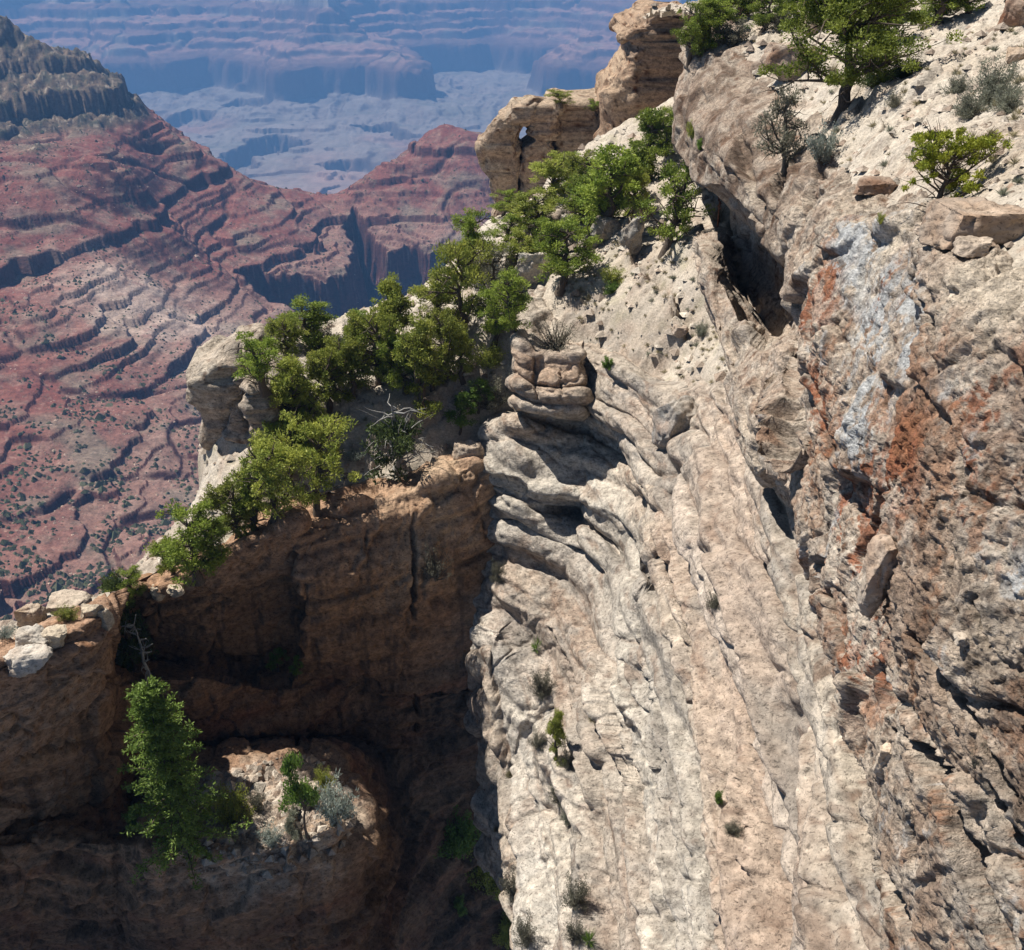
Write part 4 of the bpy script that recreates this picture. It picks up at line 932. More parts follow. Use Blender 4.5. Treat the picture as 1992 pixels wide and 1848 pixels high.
for pts_, dp_ in ([[(385, 335), (425, 292), (468, 262), (540, 254), (604, 262), (560, 274), (508, 284), (478, 312), (462, 350), (440, 392)], 130], [[(690, 243), (745, 240), (812, 252), (770, 258)], 70], [[(430, 208), (470, 200), (540, 206), (500, 216)], 50],
                  [[(600, 300), (660, 288), (690, 292), (630, 306)], 40], [[(520, 372), (600, 358), (650, 330), (662, 340), (600, 372), (540, 386)], 110], [[(300, 230), (390, 214), (420, 222), (340, 240)], 60]):
    gp_ = np.array([PZ(u_, v_, -1010)[:2] for u_, v_ in pts_])
    w2_ = xy + np.stack([fbm(p2 / 210., 5, 840, .6) * 120, fbm(p2 / 210. + 3, 5, 841, .6) * 120], 1)
    in_ = np.where(inside(gp_, w2_[:, 0], w2_[:, 1]))[0]
    dd_ = np.full(len(in_), 1e9)
    for A_, B_ in zip(gp_, np.roll(gp_, -1, 0)):
        ab = B_ - A_; t = np.clip(((w2_[in_] - A_) @ ab) / (ab @ ab), 0, 1)
        dd_ = np.minimum(dd_, np.linalg.norm(w2_[in_] - (A_ + t[:, None] * ab), axis=1))
    inner[in_] = np.maximum(inner[in_], np.minimum(dd_ * 2.6, dp_ * .75) + np.minimum(dd_ * .4, dp_ * .25))
z = z - inner
p = np.stack([xy[:, 0], xy[:, 1], z], 1)
N = grid_normals(p.reshape(nv, nu, 3)); nz = np.abs(N[..., 2]).ravel()
TON = np.array([.22, .18, .15]); RW = np.array([.26, .135, .10]); SU = np.array([.36, .20, .145]); HER = np.array([.40, .17, .11]); COC = np.array([.55, .48, .38])
cc = mix(np.tile(TON, (len(p), 1)), np.array([.28, .22, .185]), np.clip(.4 + tn * 1.2, 0, 1))
cc = mix(cc, np.array([.36, .32, .28]), sstep(.1, .6, fan) * .35)
cc = mix(cc, np.array([.17, .16, .12]), sstep(.0, .45, fbm(np.stack([xy[:, 0] / 500., xy[:, 1] / 260., 0 * z], 1), 5, 821, .6)) * .6)
cc = mix(cc, np.array([.38, .20, .15]), sstep(.05, .4, fbm(p2 / 900. + 6, 4, 811)) * .75 * sstep(-300, -900, sd))
zz = z + 8 * fbm(p2 / 300., 3, 812)
bnd = ledges(zz / 26., 850, .2)
cc = mix(cc, RW * .55, sstep(-950, -930, zz) * (sd > -90))
cc = mix(cc, SU, sstep(-795, -770, zz))
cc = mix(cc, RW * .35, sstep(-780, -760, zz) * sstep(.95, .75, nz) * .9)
cc = mix(cc, SAGE, sstep(-790, -770, zz) * sstep(.0, .4, fbm(p2 / 220., 4, 813)) * .5)
cc = mix(cc, RW * .5, (bnd > .62) * sstep(-795, -775, zz) * .55)
cc = mix(cc, COC, sstep(-520, -490, zz) * .7)
cc = mix(cc, np.array([.10, .10, .08]), np.clip(line, 0, 1) * .12 * (sd < 0))
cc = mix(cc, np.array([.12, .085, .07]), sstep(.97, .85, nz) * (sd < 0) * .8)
cc = mix(cc, np.array([.44, .25, .19]), np.exp(-(((xy - PZ(590, 335, -1020)[:2]) / np.array([260, 620])) ** 2).sum(1)) * (.5 + .8 * tn))
gr = fbm(p2 / 55., 5, 834, .65)
cc = cc * (1 + np.where(sd < 0, .22, .55) * gr)[:, None]
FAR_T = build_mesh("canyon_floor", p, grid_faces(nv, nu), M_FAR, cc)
tag(FAR_T, "hazy far canyon wall and plateau", "canyon", kind="structure")
# ground under everything, out to the horizon
gp = np.array([[-40000, -20000, -1140], [40000, -20000, -1140], [40000, 45000, -1140], [-40000, 45000, -1140]], float)
base = build_mesh("ground", gp, np.array([[0, 1, 2, 3]]), M_FAR, np.tile(TON, (4, 1)))
tag(base, None, None, kind="structure")
# ---------------------------------------------------------------- where things stand
TERRAIN = {o.name for o in COL.objects if o.type == 'MESH'}
bpy.context.view_layer.update()
DG = bpy.context.evaluated_depsgraph_get()
def hit(u, v):
    d = Vector(ray(u, v)).normalized()
    ok, loc, nor, _, ob, _ = scene.ray_cast(DG, Vector((0, 0, 0)), d)
    return (loc.copy(), nor.copy(), ob.name) if ok else (Vector(PD(u, v, 60)), Vector((0, 0, 1)), '')
def z_at(y, v):
    k = (924 - v) / FOC
    return y * (k * CP - SP) / (CP + k * SP)

# ---------------------------------------------------------------- plants
M_JUN = leaf_mat("juniper_leaf", (0.156, 0.228, 0.033), (0.372, 0.444, 0.072))
M_BIG = leaf_mat("rim_juniper_leaf", (0.097, 0.141, 0.020), (0.300, 0.344, 0.054))
M_PIN = leaf_mat("pinyon_needle", (0.206, 0.261, 0.044), (0.456, 0.469, 0.095))
M_BRI = leaf_mat("bright_needle", (0.277, 0.341, 0.031), (0.529, 0.539, 0.069))
M_FIR = leaf_mat("fir_needle", (0.086, 0.138, 0.020), (0.224, 0.313, 0.063))
M_GRN = leaf_mat("green_leaf", (0.095, 0.176, 0.027), (0.23, 0.351, 0.068))
M_SAG = leaf_mat("sage_leaf", (0.175, 0.188, 0.131), (0.338, 0.35, 0.275))
M_GRY = leaf_mat("grey_leaf", (0.115, 0.115, 0.081), (0.27, 0.257, 0.189))
M_WHT = leaf_mat("silver_leaf", (0.22, 0.264, 0.22), (0.462, 0.506, 0.44))
M_DRK = leaf_mat("dark_leaf", (0.042, 0.07, 0.02), (0.119, 0.154, 0.049))
M_DRY = leaf_mat("dry_grass", (.24, .21, .12), (.42, .37, .23))
M_BARK = bark_mat("bark", (.115, .09, .07))
M_DEAD = bark_mat("dead_wood", (.33, .32, .30))
M_STEM = bark_mat("stem", (.13, .11, .085))

class MB:
    def __init__(s): s.v = []; s.f = []; s.c = []
    def tube(s, pts, rad, sides=6):
        pts = [Vector(p) for p in pts]; o = len(s.v)
        for i, p in enumerate(pts):
            t = (pts[min(i + 1, len(pts) - 1)] - pts[max(i - 1, 0)]).normalized()
            a = t.orthogonal().normalized(); b = t.cross(a)
            for k in range(sides):
                th = 2 * math.pi * k / sides
                q = p + (a * math.cos(th) + b * math.sin(th)) * rad[i]
                s.v.append(q[:]); s.c.append(.5)
        for i in range(len(pts) - 1):
            for k in range(sides):
                a0 = o + i * sides + k; a1 = o + i * sides + (k + 1) % sides
                s.f.append((a0, a1, a1 + sides, a0 + sides))
        return s
    def leaves(s, P, D, Nn, L, W, col):
        """diamond leaves: centre P, direction D, facing Nn"""
        P = np.asarray(P); D = D / (np.linalg.norm(D, axis=1, keepdims=True) + 1e-9)
        S_ = np.cross(D, Nn); S_ = S_ / (np.linalg.norm(S_, axis=1, keepdims=True) + 1e-9)
        L = np.asarray(L)[:, None]; W = np.asarray(W)[:, None]
        q = np.stack([P - D * L * .5, P + S_ * W * .5, P + D * L * .5, P - S_ * W * .5], 1).reshape(-1, 3)
        o = len(s.v); n_ = len(P)
        s.v += [tuple(x) for x in q]; s.c += list(np.repeat(col, 4))
        s.f += [(o + 4 * i, o + 4 * i + 1, o + 4 * i + 2, o + 4 * i + 3) for i in range(n_)]
    def mesh(s, name, mat, smooth=False):
        c = np.array(s.c)[:, None] * np.ones((1, 3))
        o = build_mesh(name, np.array(s.v), np.array(s.f), mat, c, smooth)
        return o
def clump(mb, R, c, r, n, L, flat=.75, up=.45, spread=.75, tone=None):
    d = R.normal(size=(n, 3)); d /= np.linalg.norm(d, axis=1, keepdims=True)
    rr = r * (1.12 - .8 * R.rand(n) ** 1.3)
    P = c + d * rr[:, None] * np.array([1, 1, flat])
    dirv = d + np.array([0, 0, up]) + R.normal(size=(n, 3)) * spread
    nn = R.normal(size=(n, 3))
    tone = R.uniform(.15, .8) if tone is None else tone
    mb.leaves(P, dirv, nn, L * R.uniform(.7, 1.4, n), L * R.uniform(.25, .5, n), np.clip(tone + R.normal(0, .18, n), 0, 1))
def limb(R, p0, d0, length, n=6, bend=.35, up=.0):
    pts = [np.array(p0, float)]; d = np.array(d0, float); d /= np.linalg.norm(d)
    for i in range(n):
        d = d + R.normal(0, bend, 3) * .5 + np.array([0, 0, up]); d /= np.linalg.norm(d)
        pts.append(pts[-1] + d * length / n)
    return pts
def make_tree(name, seed, leafm, crown=(.42, .40), zc=(.30, 1.0), limbs=13, cl=(46, 150), L=.042, cr=.105, trunk=.05, lean=.08, dead=.2, shape='round', barkm=None, twig=.0):
    """unit-height tree: an Empty with a trunk (limbs included) and a crown"""
    R = np.random.RandomState(seed)
    tb, cb = MB(), MB()
    top = .82
    tp_ = [np.array([0, 0, -.06])]
    dx, dy = R.normal(0, lean, 2)
    for i in range(1, 9):
        t = i / 8.; tp_.append(np.array([dx * t + R.normal(0, .018), dy * t + R.normal(0, .018), top * t]))
    tb.tube(tp_, [trunk * (1 - .82 * i / 8.) * (1.5 if i == 0 else 1) for i in range(9)], 9)
    ends = []
    for k in range(limbs):
        t = R.uniform(zc[0] * .75, .95); b0 = tp_[0] + 0
        fi = t * 8; i = min(int(fi), 7); b0 = tp_[i] + (tp_[i + 1] - tp_[i]) * (fi - i)
        th = k * 2.4 + R.uniform(-.5, .5)
        h = (b0[2] - zc[0]) / (zc[1] - zc[0])
        rad = crown[0] * (1.0 - .55 * max(h, 0) ** 1.8) * R.uniform(.7, 1.08)
        if shape == 'cone': rad = crown[0] * (1.04 - h) * R.uniform(.8, 1.1)
        pts = limb(R, b0, (math.cos(th), math.sin(th), R.uniform(.1, .7)), rad, 6, .4, .05)
        tb.tube(pts, [trunk * .34 * (1 - .85 * j / 6.) for j in range(7)], 5)
        ends.append(pts)
        for j in (2, 3, 4):
            s_ = limb(R, pts[j], pts[j] - pts[j - 1] + R.normal(0, .08, 3), rad * .5, 4, .5, .06)
            tb.tube(s_, [trunk * .16, trunk * .13, trunk * .1, trunk * .07, trunk * .03], 4); ends.append(s_)
    ends.append(tp_[4:])
    nl = 0
    for k in range(cl[0]):
        e = ends[R.randint(len(ends))] if k > 5 else ends[-1]
        q = e[R.randint(max(1, len(e) // 3), len(e))] + R.normal(0, .03, 3)
        if k <= 5: q = tp_[8] + R.normal(0, .05, 3) + np.array([0, 0, .06])
        q = q + np.array([0, 0, cr * .25])
        q[2] = np.clip(q[2], zc[0], zc[1] - cr * .5)
        clump(cb, R, q, cr * R.uniform(.65, 1.25), int(cl[1] * .85 * R.uniform(.6, 1.3)), L)
    for k in range(int(limbs * dead * 2)):
        t = R.uniform(.15, .9); fi = t * 8; i = min(int(fi), 7); b0 = tp_[i] + (tp_[i + 1] - tp_[i]) * (fi - i)
        th = R.uniform(0, 6.28)
        pts = limb(R, b0, (math.cos(th), math.sin(th), R.uniform(-.1, .6)), crown[0] * R.uniform(.6, 1.2), 6, .6)
        tb.tube(pts, [trunk * .22 * (1 - .9 * j / 6.) for j in range(7)], 4)
    return pack(name, [('trunk', tb, barkm or M_BARK, True), ('crown', cb, leafm, False)], crown[0] * 1.75)
PROTO = {}
def pack(name, parts, width):
    root = bpy.data.objects.new(name, None); COL.objects.link(root); root.empty_display_size = .2
    for (nm, mb, mat, sm) in parts:
        if not mb.v: continue
        o = mb.mesh(nm, mat, sm); o.parent = root
    return [root, width, False]
def make_fir(name, seed):
    R = np.random.RandomState(seed); tb, cb = MB(), MB()
    tb.tube([(R.normal(0, .004), R.normal(0, .004), z) for z in np.linspace(-.03, .99, 9)], [.019 * (1 - .93 * i / 8.) for i in range(9)], 8)
    for k in range(170):
        h = .05 + .9 * (k / 170.) ** .95
        rad = (.02 + .17 * max(0.0, 1 - h) ** .75) * R.uniform(.45, 1.15)
        th = k * 2.39 + R.uniform(-.3, .3)
        pts = limb(R, (0, 0, h), (math.cos(th), math.sin(th), R.uniform(0, .3)), rad, 5, .22, -.01)
        tb.tube(pts, [.0035 * (1 - .8 * j / 5.) for j in range(6)], 4)
        for q in pts[1:]:
            tone = R.uniform(.1, .8)
            clump(cb, R, q, .019 * R.uniform(.7, 1.3), 34, .0125, .6, .15, .5, tone)
    return pack(name, [('trunk', tb, M_BARK, True), ('crown', cb, M_FIR, False)], .34)
def make_snag(name, seed):
    R = np.random.RandomState(seed); tb = MB(); br = MB()
    tp_ = [np.array([R.normal(0, .02), R.normal(0, .02), z]) for z in np.linspace(-.05, 1, 10)]; br = tb
    tb.tube(tp_, [.032 * (1 - .85 * i / 9.) for i in range(10)], 8)
    for k in range(22):
        i = R.randint(1, 9); th = R.uniform(0, 6.28)
        pts = limb(R, tp_[i], (math.cos(th), math.sin(th), R.uniform(-.2, .6)), R.uniform(.08, .28), 6, .8)
        br.tube(pts, [.014 * (1 - .85 * j / 6.) for j in range(7)], 5)
        s_ = limb(R, pts[3], R.normal(0, 1, 3), .1, 4, .8); br.tube(s_, [.006, .005, .004, .003, .001], 4)
    return pack(name, [('trunk', tb, M_DEAD, True)], .45)
def make_shrub(name, seed, leafm, stems=26, per=46, L=.075, open_=.0, cr=.13, flat=.9, stemm=None):
    """unit-height bush about 1.3 wide: stems fanning from the root and leafy tips"""
    R = np.random.RandomState(seed); tb, cb = MB(), MB()
    for k in range(stems):
        th = R.uniform(0, 6.28); el = R.uniform(.25, 1.0) ** .8
        d = (math.cos(th) * (1 - el * .75), math.sin(th) * (1 - el * .75), el)
        ln = R.uniform(.6, 1.0) * (.62 + .36 * el)
        pts = limb(R, (R.normal(0, .03), R.normal(0, .03), -.04), d, ln, 5, .25)
        tb.tube(pts, [.016 * (1 - .8 * j / 5.) for j in range(6)], 4)
        for j in range(2, 6):
            if R.rand() < open_: continue
            clump(cb, R, pts[j], cr * R.uniform(.7, 1.2), per, L, flat, .4, .5, R.uniform(.1, .85))
    return pack(name, [('stems', tb, stemm or M_STEM, True), ('foliage', cb, leafm, False)], 1.35)
def make_blades(name, seed, leafm, n=70, width=.06, stiff=1.0):
    R = np.random.RandomState(seed); cb = MB()
    th = R.uniform(0, 6.28, n); el = R.uniform(.05, 1.35, n)
    d = np.stack([np.cos(th) * np.cos(el), np.sin(th) * np.cos(el), np.sin(el)], 1)
    ln = R.uniform(.6, 1.05, n)
    cb.leaves(d * (ln * .5)[:, None], d, R.normal(size=(n, 3)), ln, np.full(n, width), R.rand(n))
    o = cb.mesh(name, leafm, False)
    return [o, 1.7, False]
PROTO['jun_a'] = ('juniper_tree', make_tree("juniper_tree", 1, M_JUN, crown=(.46, .4), zc=(.12, 1.0), limbs=17, cl=(95, 110), L=.036, cr=.078))
PROTO['jun_b'] = ('juniper_tree', make_tree("juniper_tree", 2, M_JUN, crown=(.42, .4), zc=(.04, 1.0), limbs=19, cl=(120, 115), L=.036, cr=.076, trunk=.06, dead=.1))
PROTO['jun_c'] = ('juniper_tree', make_tree("juniper_tree", 3, M_JUN, crown=(.46, .4), zc=(.26, 1.0), limbs=13, cl=(66, 110), L=.036, cr=.076, trunk=.06, lean=.12, dead=.5))
PROTO['pin_a'] = ('pinyon_pine', make_tree("pinyon_pine", 4, M_PIN, crown=(.50, .4), zc=(.10, 1.0), limbs=19, cl=(110, 105), L=.036, cr=.074, lean=.06))
PROTO['pin_b'] = ('pinyon_pine', make_tree("pinyon_pine", 5, M_PIN, crown=(.44, .4), zc=(.08, 1.0), limbs=20, cl=(112, 100), L=.035, cr=.07, dead=.15, shape='cone'))
PROTO['pin_c'] = ('pinyon_pine', make_tree("pinyon_pine", 6, M_PIN, crown=(.56, .4), zc=(.26, 1.0), limbs=16, cl=(88, 110), L=.036, cr=.08, lean=.14, trunk=.045, dead=.25))
PROTO['olive'] = ('pinyon_pine', make_tree("pinyon_pine", 7, M_GRY, crown=(.42, .4), zc=(.20, 1.0), limbs=13, cl=(60, 70), L=.04, cr=.10, lean=.08, dead=.6, barkm=M_STEM))
PROTO['dead'] = ('juniper_tree', make_tree("juniper_tree", 8, M_DRK, crown=(.46, .4), zc=(.02, .62), limbs=12, cl=(40, 110), L=.05, trunk=.05, lean=.05, dead=1.8, barkm=M_DEAD))
PROTO['big'] = ('juniper_tree', make_tree("juniper_tree", 9, M_BIG, crown=(.64, .4), zc=(.36, 1.02), limbs=24, cl=(240, 160), L=.026, cr=.075, trunk=.05, lean=.10, dead=.35))
PROTO['small'] = ('pine_tree', make_tree("pine_tree", 10, M_BRI, crown=(.80, .4), zc=(.36, 1.0), limbs=18, cl=(110, 100), L=.045, cr=.07, trunk=.05, lean=.12, dead=.6, barkm=M_BARK))
PROTO['green'] = ('young_tree', make_tree("young_tree", 12, M_GRN, crown=(.46, .4), zc=(.16, 1.0), limbs=11, cl=(44, 80), L=.055, cr=.09, trunk=.03, lean=.12, dead=.2))
PROTO['cleft'] = ('juniper_tree', make_tree("juniper_tree", 15, M_DRK, crown=(.30, .4), zc=(.10, 1.0), limbs=18, cl=(90, 100), L=.036, cr=.075, dead=.2))
PROTO['fir'] = ('fir_tree', make_fir("fir_tree", 13))
PROTO['snag'] = ('dead_tree', make_snag("dead_tree", 14))
PROTO['s_green'] = ('shrub', make_shrub("shrub", 21, M_GRN))
PROTO['s_olive'] = ('shrub', make_shrub("shrub", 22, M_PIN, 30, 40, .06))
PROTO['s_grey'] = ('shrub', make_shrub("shrub", 23, M_GRY, 34, 36, .055, .1))
PROTO['s_sage'] = ('sagebrush', make_shrub("sagebrush", 24, M_SAG, 40, 40, .05, .05, .12))
PROTO['s_white'] = ('shrub', make_shrub("shrub", 25, M_WHT, 24, 26, .075, .2))
PROTO['s_dark'] = ('shrub', make_shrub("shrub", 26, M_DRK, 28, 50, .06))
PROTO['s_twig'] = ('shrub', make_shrub("shrub", 27, M_GRY, 44, 12, .05, .45, .10))
PROTO['yucca'] = ('yucca', make_blades("yucca", 31, M_GRN, 90, .05))
PROTO['tuft'] = ('grass_tuft', make_blades("grass_tuft", 32, M_DRY, 80, .05))
PROTO['tuft_g'] = ('grass_tuft', make_blades("grass_tuft", 33, M_SAG, 90, .06))
def copy_tree(root):
    r = root.copy(); COL.objects.link(r)
    for ch in root.children:
        c = ch.copy(); COL.objects.link(c); c.parent = r
    return r
RS = random.Random(3)
def far_off(name):
    return name in ('canyon_slope', 'canyon_floor', 'ground', 'scrub', 'rubble', '')
def plant(key, u, v, vt, w, label, group=None, d=None, lean=None, cat=None, at=None):
    """a plant whose foot is seen at (u, v), whose top at height vt and which is about w wide"""
    kind, pr = PROTO[key]
    loc = at[0] if at else hit(u, v)[0]
    if d: loc = Vector(PD(u, v, d))
    dep = loc.y * CP - loc.z * SP
    k_ = 1.2 if group == G1 else 1.08 if group in (G2, G3) else 1.0
    h = max(.12, (z_at(loc.y, vt) - loc.z) * (1 + (k_ - 1) * .7))
    sw = w * k_ * dep / FOC / pr[1]
    sw = min(max(sw, h * .45), h * 2.4)
    o = copy_tree(pr[0]) if pr[2] else pr[0]
    pr[2] = True
    o.location = loc - Vector((0, 0, .04 * h))
    o.rotation_euler = (0, 0, RS.uniform(0, 6.28)) if lean is None else lean
    o.scale = (sw, sw, h)
    cat = cat or {'juniper_tree': 'tree', 'pinyon_pine': 'tree', 'pine_tree': 'tree', 'young_tree': 'tree', 'fir_tree': 'tree', 'dead_tree': 'tree', 'shrub': 'shrub', 'sagebrush': 'shrub', 'yucca': 'yucca', 'grass_tuft': 'grass tuft'}[kind]
    for k_ in ('label', 'category', 'group'):
        if k_ in o: del o[k_]
    return tag(o, label, cat, group)
G1 = "trees along the promontory ridge"; G2 = "trees on the near rim"; G3 = "trees on the shaded ledges"
G4 = "shrubs on the ridge"; G5 = "shrubs on the near rim"; G6 = "shrubs down the lower cliff"
LIST = [
 ('pin_c', 1092, 207, 178, 52, "small dark pine standing on top of the rock window", G1),
 ('jun_c', 1160, 222, 194, 34, "little juniper in the gap between rock window and tower", G1),
 ('jun_b', 1258, 352, 222, 96, "tall dark green juniper under the rock tower", G1),
 ('jun_a', 1300, 300, 215, 60, "juniper squeezed between the tower and the near cliff", G1),
 ('pin_a', 1140, 388, 300, 90, "pinyon pine against the base of the rock window", G1),
 ('jun_b', 1186, 446, 296, 118, "broad bright juniper hanging over a streaked grey boulder", G1),
 ('jun_c', 1294, 486, 318, 108, "lone dark trunked juniper on the open sandy bench", G1),
 ('pin_a', 1075, 390, 305, 96, "grey green pine leaning before the foot of the rock window", G1),
 ('pin_a', 1046, 452, 374, 100, "pine on the ridge below the window rock's base", G1),
 ('jun_a', 1090, 560, 438, 112, "juniper with thick twisted black trunk on bare gravel", G1),
 ('jun_a', 1040, 500, 430, 70, "juniper rooted behind the pale streaked boulder", G1),
 ('jun_a', 932, 528, 420, 84, "round dark juniper at the crest below the leaning rock wall", G1),
 ('olive', 958, 594, 482, 78, "grey green pine with bare white lower branches", G1),
 ('pin_c', 900, 655, 482, 130, "wide pine with forked dark trunk in mid ridge", G1),
 ('jun_a', 1002, 645, 535, 84, "bright green juniper beside the bush topped block", G1),
 ('pin_b', 765, 700, 548, 104, "tall olive pine on the skyline of the ridge", G1),
 ('pin_a', 735, 748, 612, 110, "pine throwing shade on the steep gravel below the crest", G1),
 ('pin_b', 817, 788, 624, 116, "cone shaped pine with two leaning stems mid slope", G1),
 ('pin_a', 870, 730, 610, 84, "pine filling the gap behind the cone shaped pine", G1),
 ('jun_a', 610, 672, 585, 104, "flat topped juniper on the outer crest of the ridge", G1),
 ('jun_c', 516, 756, 645, 92, "dead topped juniper on the overhanging pinnacle", G1),
 ('pin_b', 572, 850, 704, 118, "dense dark pine just behind the split pinnacle", G1),
 ('pin_a', 640, 790, 690, 92, "yellow green pine shading the gravel gully", G1),
 ('dead', 770, 918, 768, 112, "half dead juniper with bare grey limbs on the white slope", G1),
 ('green', 893, 842, 776, 66, "small light green sapling on the lip above the wall", G1),
 ('green', 930, 800, 740, 56, "slim pale sapling beside the grey brush", G1),
 ('pin_c', 618, 1000, 846, 150, "big spreading pine at the brink of the shaded wall", G1),
 ('pin_a', 535, 1005, 862, 130, "yellow green pine with crossing limbs at the brink", G1),
 ('pin_a', 462, 1046, 940, 100, "pine stepping down the rim west of the split corner", G1),
 ('jun_a', 385, 1118, 986, 116, "upright dark green juniper at the low rim with grey brush", G1),
 ('pin_a', 336, 1118, 1050, 60, "low pine bush leaning out beside the rim juniper", G1),
 ('jun_a', 256, 1160, 1108, 60, "light green pine behind the notch in the rim", G1),
 ('jun_b', 700, 690, 610, 70, "juniper on the crest above the gravel gully", G1),
 ('jun_c', 985, 470, 415, 60, "small juniper clinging to the steep crest slope", G1),
 # near rim
 ('big', 1634, 222, -40, 290, "large juniper with a thick dark trunk on the near rim", G2),
 ('small', 1808, 424, 268, 196, "small yellow green pine with bare white side branches", G2),
 ('jun_a', 1342, 118, 2, 76, "juniper at the cliff edge above the rock tower", G2),
 ('jun_b', 1400, 62, -20, 80, "dark juniper among the shrubs at the far rim", G2),
 ('jun_a', 1480, 66, -20, 84, "bright crowned juniper on the far rim behind the slabs", G2),
 ('jun_b', 1740, 40, -50, 100, "deep green juniper in the shade of the big one", G2),
 ('jun_b', 1830, 44, -60, 110, "dense juniper at the head of the rim slope", G2),
 ('jun_a', 1885, 26, -60, 90, "dark juniper beside the red brown boulder", G2),
 ('olive', 1527, 335, 168, 100, "grey wispy pine growing from the cliff face", G2),
 ('jun_b', 1372, 84, -10, 92, "broad green juniper overhanging the gap by the tower", G2),
 ('jun_a', 1550, 40, -50, 90, "juniper behind the rounded cream boulder", G2),
 ('jun_b', 1690, 96, -30, 110, "dark juniper crowding the big juniper's trunk", G2),
 ('pin_a', 1222, 398, 318, 70, "pine filling the ridge behind the tall streaked boulder", G1),
 ('pin_b', 900, 735, 640, 70, "narrow pine below the forked pine", G1),
 ('jun_a', 1120, 345, 300, 60, "small juniper against the rock window's shaded face", G1),
 ('pin_a', 850, 640, 540, 96, "olive pine on the crest west of the forked pine", G1),
 ('pin_b', 690, 770, 660, 80, "slim pine below the shaded gravel", G1),
 ('jun_a', 980, 420, 372, 60, "juniper at the foot of the leaning rock wall", G1),
 ('jun_a', 1130, 430, 350, 80, "juniper packed behind the white boulder", G1),
 ('pin_a', 1010, 540, 455, 84, "grey green pine over the wedged white boulder", G1),
 ('pin_a', 560, 700, 620, 70, "pine at the crest between pinnacle and flat topped juniper", G1),
 ('jun_b', 500, 1030, 920, 70, "dark juniper behind the brink pines", G1),
 ('jun_b', 1440, 40, -50, 90, "dark spreading juniper on the far rim skyline", G2),
 ('jun_b', 1600, 30, -70, 110, "shadowed juniper behind the big tree", G2),
 ('pin_a', 650, 760, 668, 84, "pine in the hollow behind the yellow green pine", G1),
 ('jun_a', 790, 760, 660, 80, "juniper crowding the cone shaped pine", G1),
 ('pin_a', 840, 760, 676, 70, "small pine on the steep slope above the half dead juniper", G1),
 ('jun_a', 960, 670, 570, 80, "fresh green juniper between bush and forked pine", G1),
 ('jun_b', 1150, 440, 340, 80, "juniper linking the broad bright one to the crest", G1),
 ('pin_b', 1235, 420, 322, 70, "pine at the top of the sandy bench", G1),
 ('jun_a', 560, 930, 830, 90, "juniper above the brink pines", G1),
 ('pin_a', 610, 880, 780, 80, "pine at the head of the gravel gully", G1),
 ('jun_a', 420, 1090, 1010, 70, "juniper bush along the low rim", G1),
 ('pin_b', 1010, 440, 380, 60, "narrow pine on the crest by the window rock", G1),
 # shaded ledges
 ('cleft', 268, 1304, 1120, 74, "tall thin juniper in the cleft of the rim", G3),
 ('fir', 364, 1655, 1318, 185, "tall conical fir on the sunlit lower ledge", G3),
 ('snag', 294, 1338, 1200, 60, "bare grey snag beside the tall fir's tip", G3),
 ('green', 540, 1306, 1262, 42, "yellow green sapling on the upper shaded ledge", G3),
 ('green', 577, 1318, 1280, 34, "tiny sapling by the lit corner of the upper ledge", G3),
 ('green', 602, 1630, 1470, 66, "slender leaning pine on the sunlit ledge", G3),
 ('pin_b', 1080, 1476, 1372, 56, "little dark green pine on the stepped buttress", G6),
]
